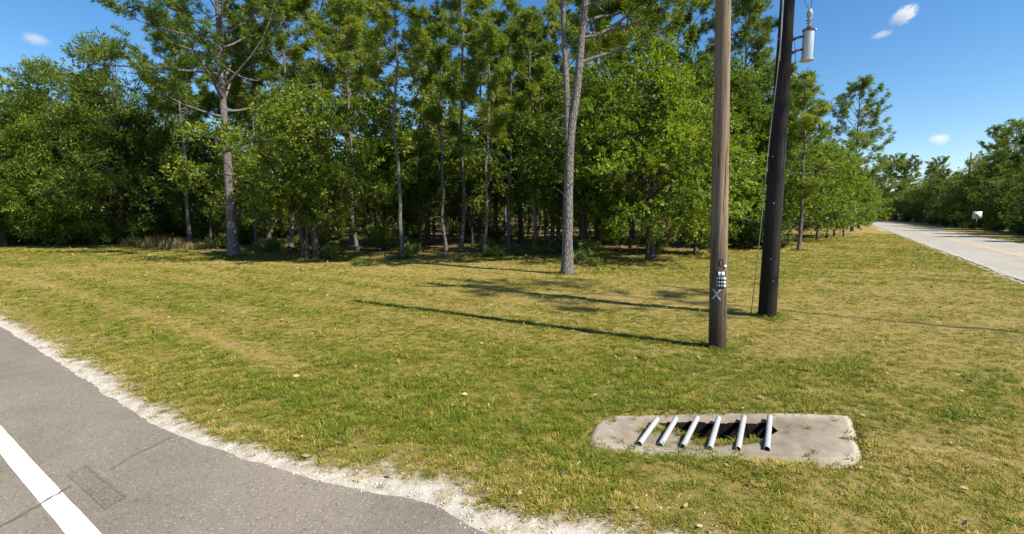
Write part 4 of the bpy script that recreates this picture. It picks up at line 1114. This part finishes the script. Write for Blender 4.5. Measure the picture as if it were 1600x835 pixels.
ft = np.vstack(ft); foot = np.concatenate([np.zeros(len(P)), np.ones(len(ft))])
P = np.vstack([P, ft]); r = np.concatenate([r, np.hypot(*ft.T)]); snd = np.concatenate([snd, np.zeros(len(ft))])
dry = dry_of(P)
z = ground_z(P[:, 0], P[:, 1]); z = np.maximum(z, -.02)
n = len(P)
cl = fnoise(P[:, 0], P[:, 1], 1.6, 71)
scl = (.46 + .38 * RNG.random(n)) * (1 + .9 * sstep(8, 45, r)) * (.5 + 1.0 * cl) * (1 - .3 * dry) * (1 - .3 * snd)
scl = scl * (1 + .9 * foot)
tint = np.clip(.10 + .6 * dry - .25 * foot + .55 * snd + .55 * (fnoise(P[:, 0], P[:, 1], 4.5, 73) - .45) + .33 * RNG.normal(size=n), 0, 1)
rot = np.stack([RNG.normal(size=n) * .12, RNG.normal(size=n) * .12, RNG.random(n) * 6.28], -1)
idx = np.where(RNG.random(n) < .25 + .4 * dry, RNG.integers(3, 5, n), RNG.integers(0, 6, n))
scatter('grass', np.column_stack([P, z]), rot, scl, idx, tint, kinds, 'mown green and straw coloured grass over the verge', 'grass')

def chip_mesh(seed):
    rng = np.random.default_rng(seed)
    v = np.array([(1, 0, 0), (-1, 0, 0), (0, 1, 0), (0, -1, 0), (0, 0, .6), (0, 0, -.6)]) * (.7 + .6 * rng.random((6, 1)))
    return mesh_from('chip', v, [(0, 2, 4), (2, 1, 4), (1, 3, 4), (3, 0, 4), (2, 0, 5), (1, 2, 5), (3, 1, 5), (0, 3, 5)])
chips = [proto('chip', chip_mesh(k), M['stone']) for k in range(4)]
P, r = sector(60000, 3.0, 24, 1.3)
dA, dB, nb = road_field(P); snd = sand_of(P)
ok = (nb < 0) & (dA > -.16) & (dA < 1.6) & (RNG.random(len(P)) < np.where(dA < 0, .12 * np.exp(dA / .06), snd ** 1.5 * .9))
P = P[ok]; n = len(P); z = np.maximum(ground_z(P[:, 0], P[:, 1]), 0.0 * n - .0) * (dA[ok] > .05) + .001
scatter('limestone_chips', np.column_stack([P, z]), RNG.random((n, 3)) * 6.28, .004 + .011 * RNG.random(n) ** 3, RNG.integers(0, 4, n), RNG.random(n), chips, 'white limestone chips and shell along the asphalt edge', 'gravel')

def leaf_chip(seed):
    rng = np.random.default_rng(seed); c = rng.normal(size=(4, 1)) * .12
    return mesh_from('fallen_leaf', np.column_stack([[0, .5, 1, .5], [0, .22, 0, -.22], np.abs(c[:, 0])]), [(0, 1, 2), (0, 2, 3)])
M['dead_leaf'] = leaf_mat('fallen leaves', (.12, .075, .035), (.22, .15, .075), (.40, .33, .22), trans=.1, inst=True)
fl = [proto('fallen_leaf', leaf_chip(k), M['dead_leaf']) for k in range(4)]
P, r = sector(16000, 3.4, 45, 1.2); wdP = wood(P); dA, dB, nb = road_field(P)
ok = (dA > .2) & (nb < -.3) & (RNG.random(len(P)) < .10 + .9 * sstep(-9, 1, wdP)) & ~inside(P, PADS)
P, r = P[ok], r[ok]; n = len(P)
scatter('fallen_leaves', np.column_stack([P, np.maximum(ground_z(P[:, 0], P[:, 1]), 0) + .03]), np.stack([RNG.normal(size=n) * .4, RNG.normal(size=n) * .4, RNG.random(n) * 6.28], -1), .035 + .05 * RNG.random(n) + .002 * r, RNG.integers(0, 4, n), RNG.random(n), fl, 'brown fallen leaves and straw strewn under the trees', 'leaves')
# blades and straw on the drain slab and in front of its mouth
P = np.column_stack([x0 + (x1 - x0) * RNG.random(5000), y0 + (y1 - y0) * RNG.random(5000)])
ins = inside(P, PADS); hd, _ = seg_dist(P, np.vstack([HOLE, HOLE[:1]])); hi = inside(P, HOLE)
edge_d, _ = seg_dist(P, PADS)
lipn = np.exp(-((P[:, 1] - np.interp(P[:, 0], HOLE[:, 0][[10, 9, 8, 7, 6, 5, 4]][np.argsort(HOLE[:, 0][[10, 9, 8, 7, 6, 5, 4]])], HOLE[:, 1][[10, 9, 8, 7, 6, 5, 4]][np.argsort(HOLE[:, 0][[10, 9, 8, 7, 6, 5, 4]])]) + .06) / .05) ** 2) * (P[:, 0] > 1.45) * (P[:, 0] < 2.75)
ok = ins & ~hi & (RNG.random(len(P)) < lipn * .55 + .35 * np.exp(-edge_d / .05) + .006)
P, ln_ = P[ok], lipn[ok]; n = len(P)
ii = np.clip(((P[:, 0] - x0) / (x1 - x0) * 129).round().astype(int), 0, 129); jj = np.clip(((P[:, 1] - y0) / (y1 - y0) * 63).round().astype(int), 0, 63)
scatter('slab_grass', np.column_stack([P, zp.reshape(64, 130)[jj, ii]]), np.stack([RNG.normal(size=n) * .2, RNG.normal(size=n) * .2, RNG.random(n) * 6.28], -1), (.4 + .4 * RNG.random(n)), RNG.integers(0, 6, n), np.clip(.35 + .3 * RNG.normal(size=n), 0, 1), kinds, 'grass and straw growing over the edge of the drain slab', 'grass')

# ================================================================ CLOUDS (thin, far, outside everything)
def cloud_mat(seed, dens, r):
    t = NT('cloud vapour'); co = t.coord('Object')
    n = t.node('ShaderNodeTexNoise', noise_dimensions='4D'); n.inputs['W'].default_value = seed; n.inputs['Scale'].default_value = 4.5 / r; n.inputs['Detail'].default_value = 5; n.inputs['Roughness'].default_value = .62
    t.l.new(co, n.inputs['Vector'])
    g = t.coord('Object', (1 / r, 1 / r, 1 / r)); ln = t.node('ShaderNodeVectorMath', operation='LENGTH'); t.l.new(g, ln.inputs[0])
    f = t.mrange(t.math('SUBTRACT', n.outputs['Fac'], t.math('MULTIPLY', ln.outputs['Value'], .42)), .14, .34)
    v = t.node('ShaderNodeVolumePrincipled'); v.inputs['Color'].default_value = (.98, .98, 1, 1); v.inputs['Anisotropy'].default_value = .2
    t.l.new(t.math('MULTIPLY', f, dens), v.inputs['Density']); t.l.new(v.outputs[0], t.out.inputs['Volume']); return t.m
for k, (px, py, w, h, rot, dens, lb) in enumerate(((56, 62, 34, 14, -.15, .05, 'faint white wisp of cloud at the upper left'), (1413, 24, 34, 18, .7, .09, 'small white cloud above the far road at the top'), (1379, 54, 30, 9, .25, .05, 'thin wisp just below the small top cloud'), (1467, 218, 26, 13, 0, .07, 'small pale cloud low over the far road'))):
    dep = 1400.0; c = AT(px, py, dep); m_px = dep / FPX; R = 10.0
    import bmesh
    bm = bmesh.new(); bmesh.ops.create_icosphere(bm, subdivisions=3, radius=R); me = bpy.data.meshes.new('cloud'); bm.to_mesh(me); bm.free()
    o = obj('cloud', me, cloud_mat(k * 3.7 + 1, dens * .45, R)); o.location = c
    o.scale = (w * m_px / R * .62, h * m_px / R * 1.1, h * m_px / R * .75); o.rotation_euler = (0, -rot, 0)
    tag(o, lb, 'cloud')
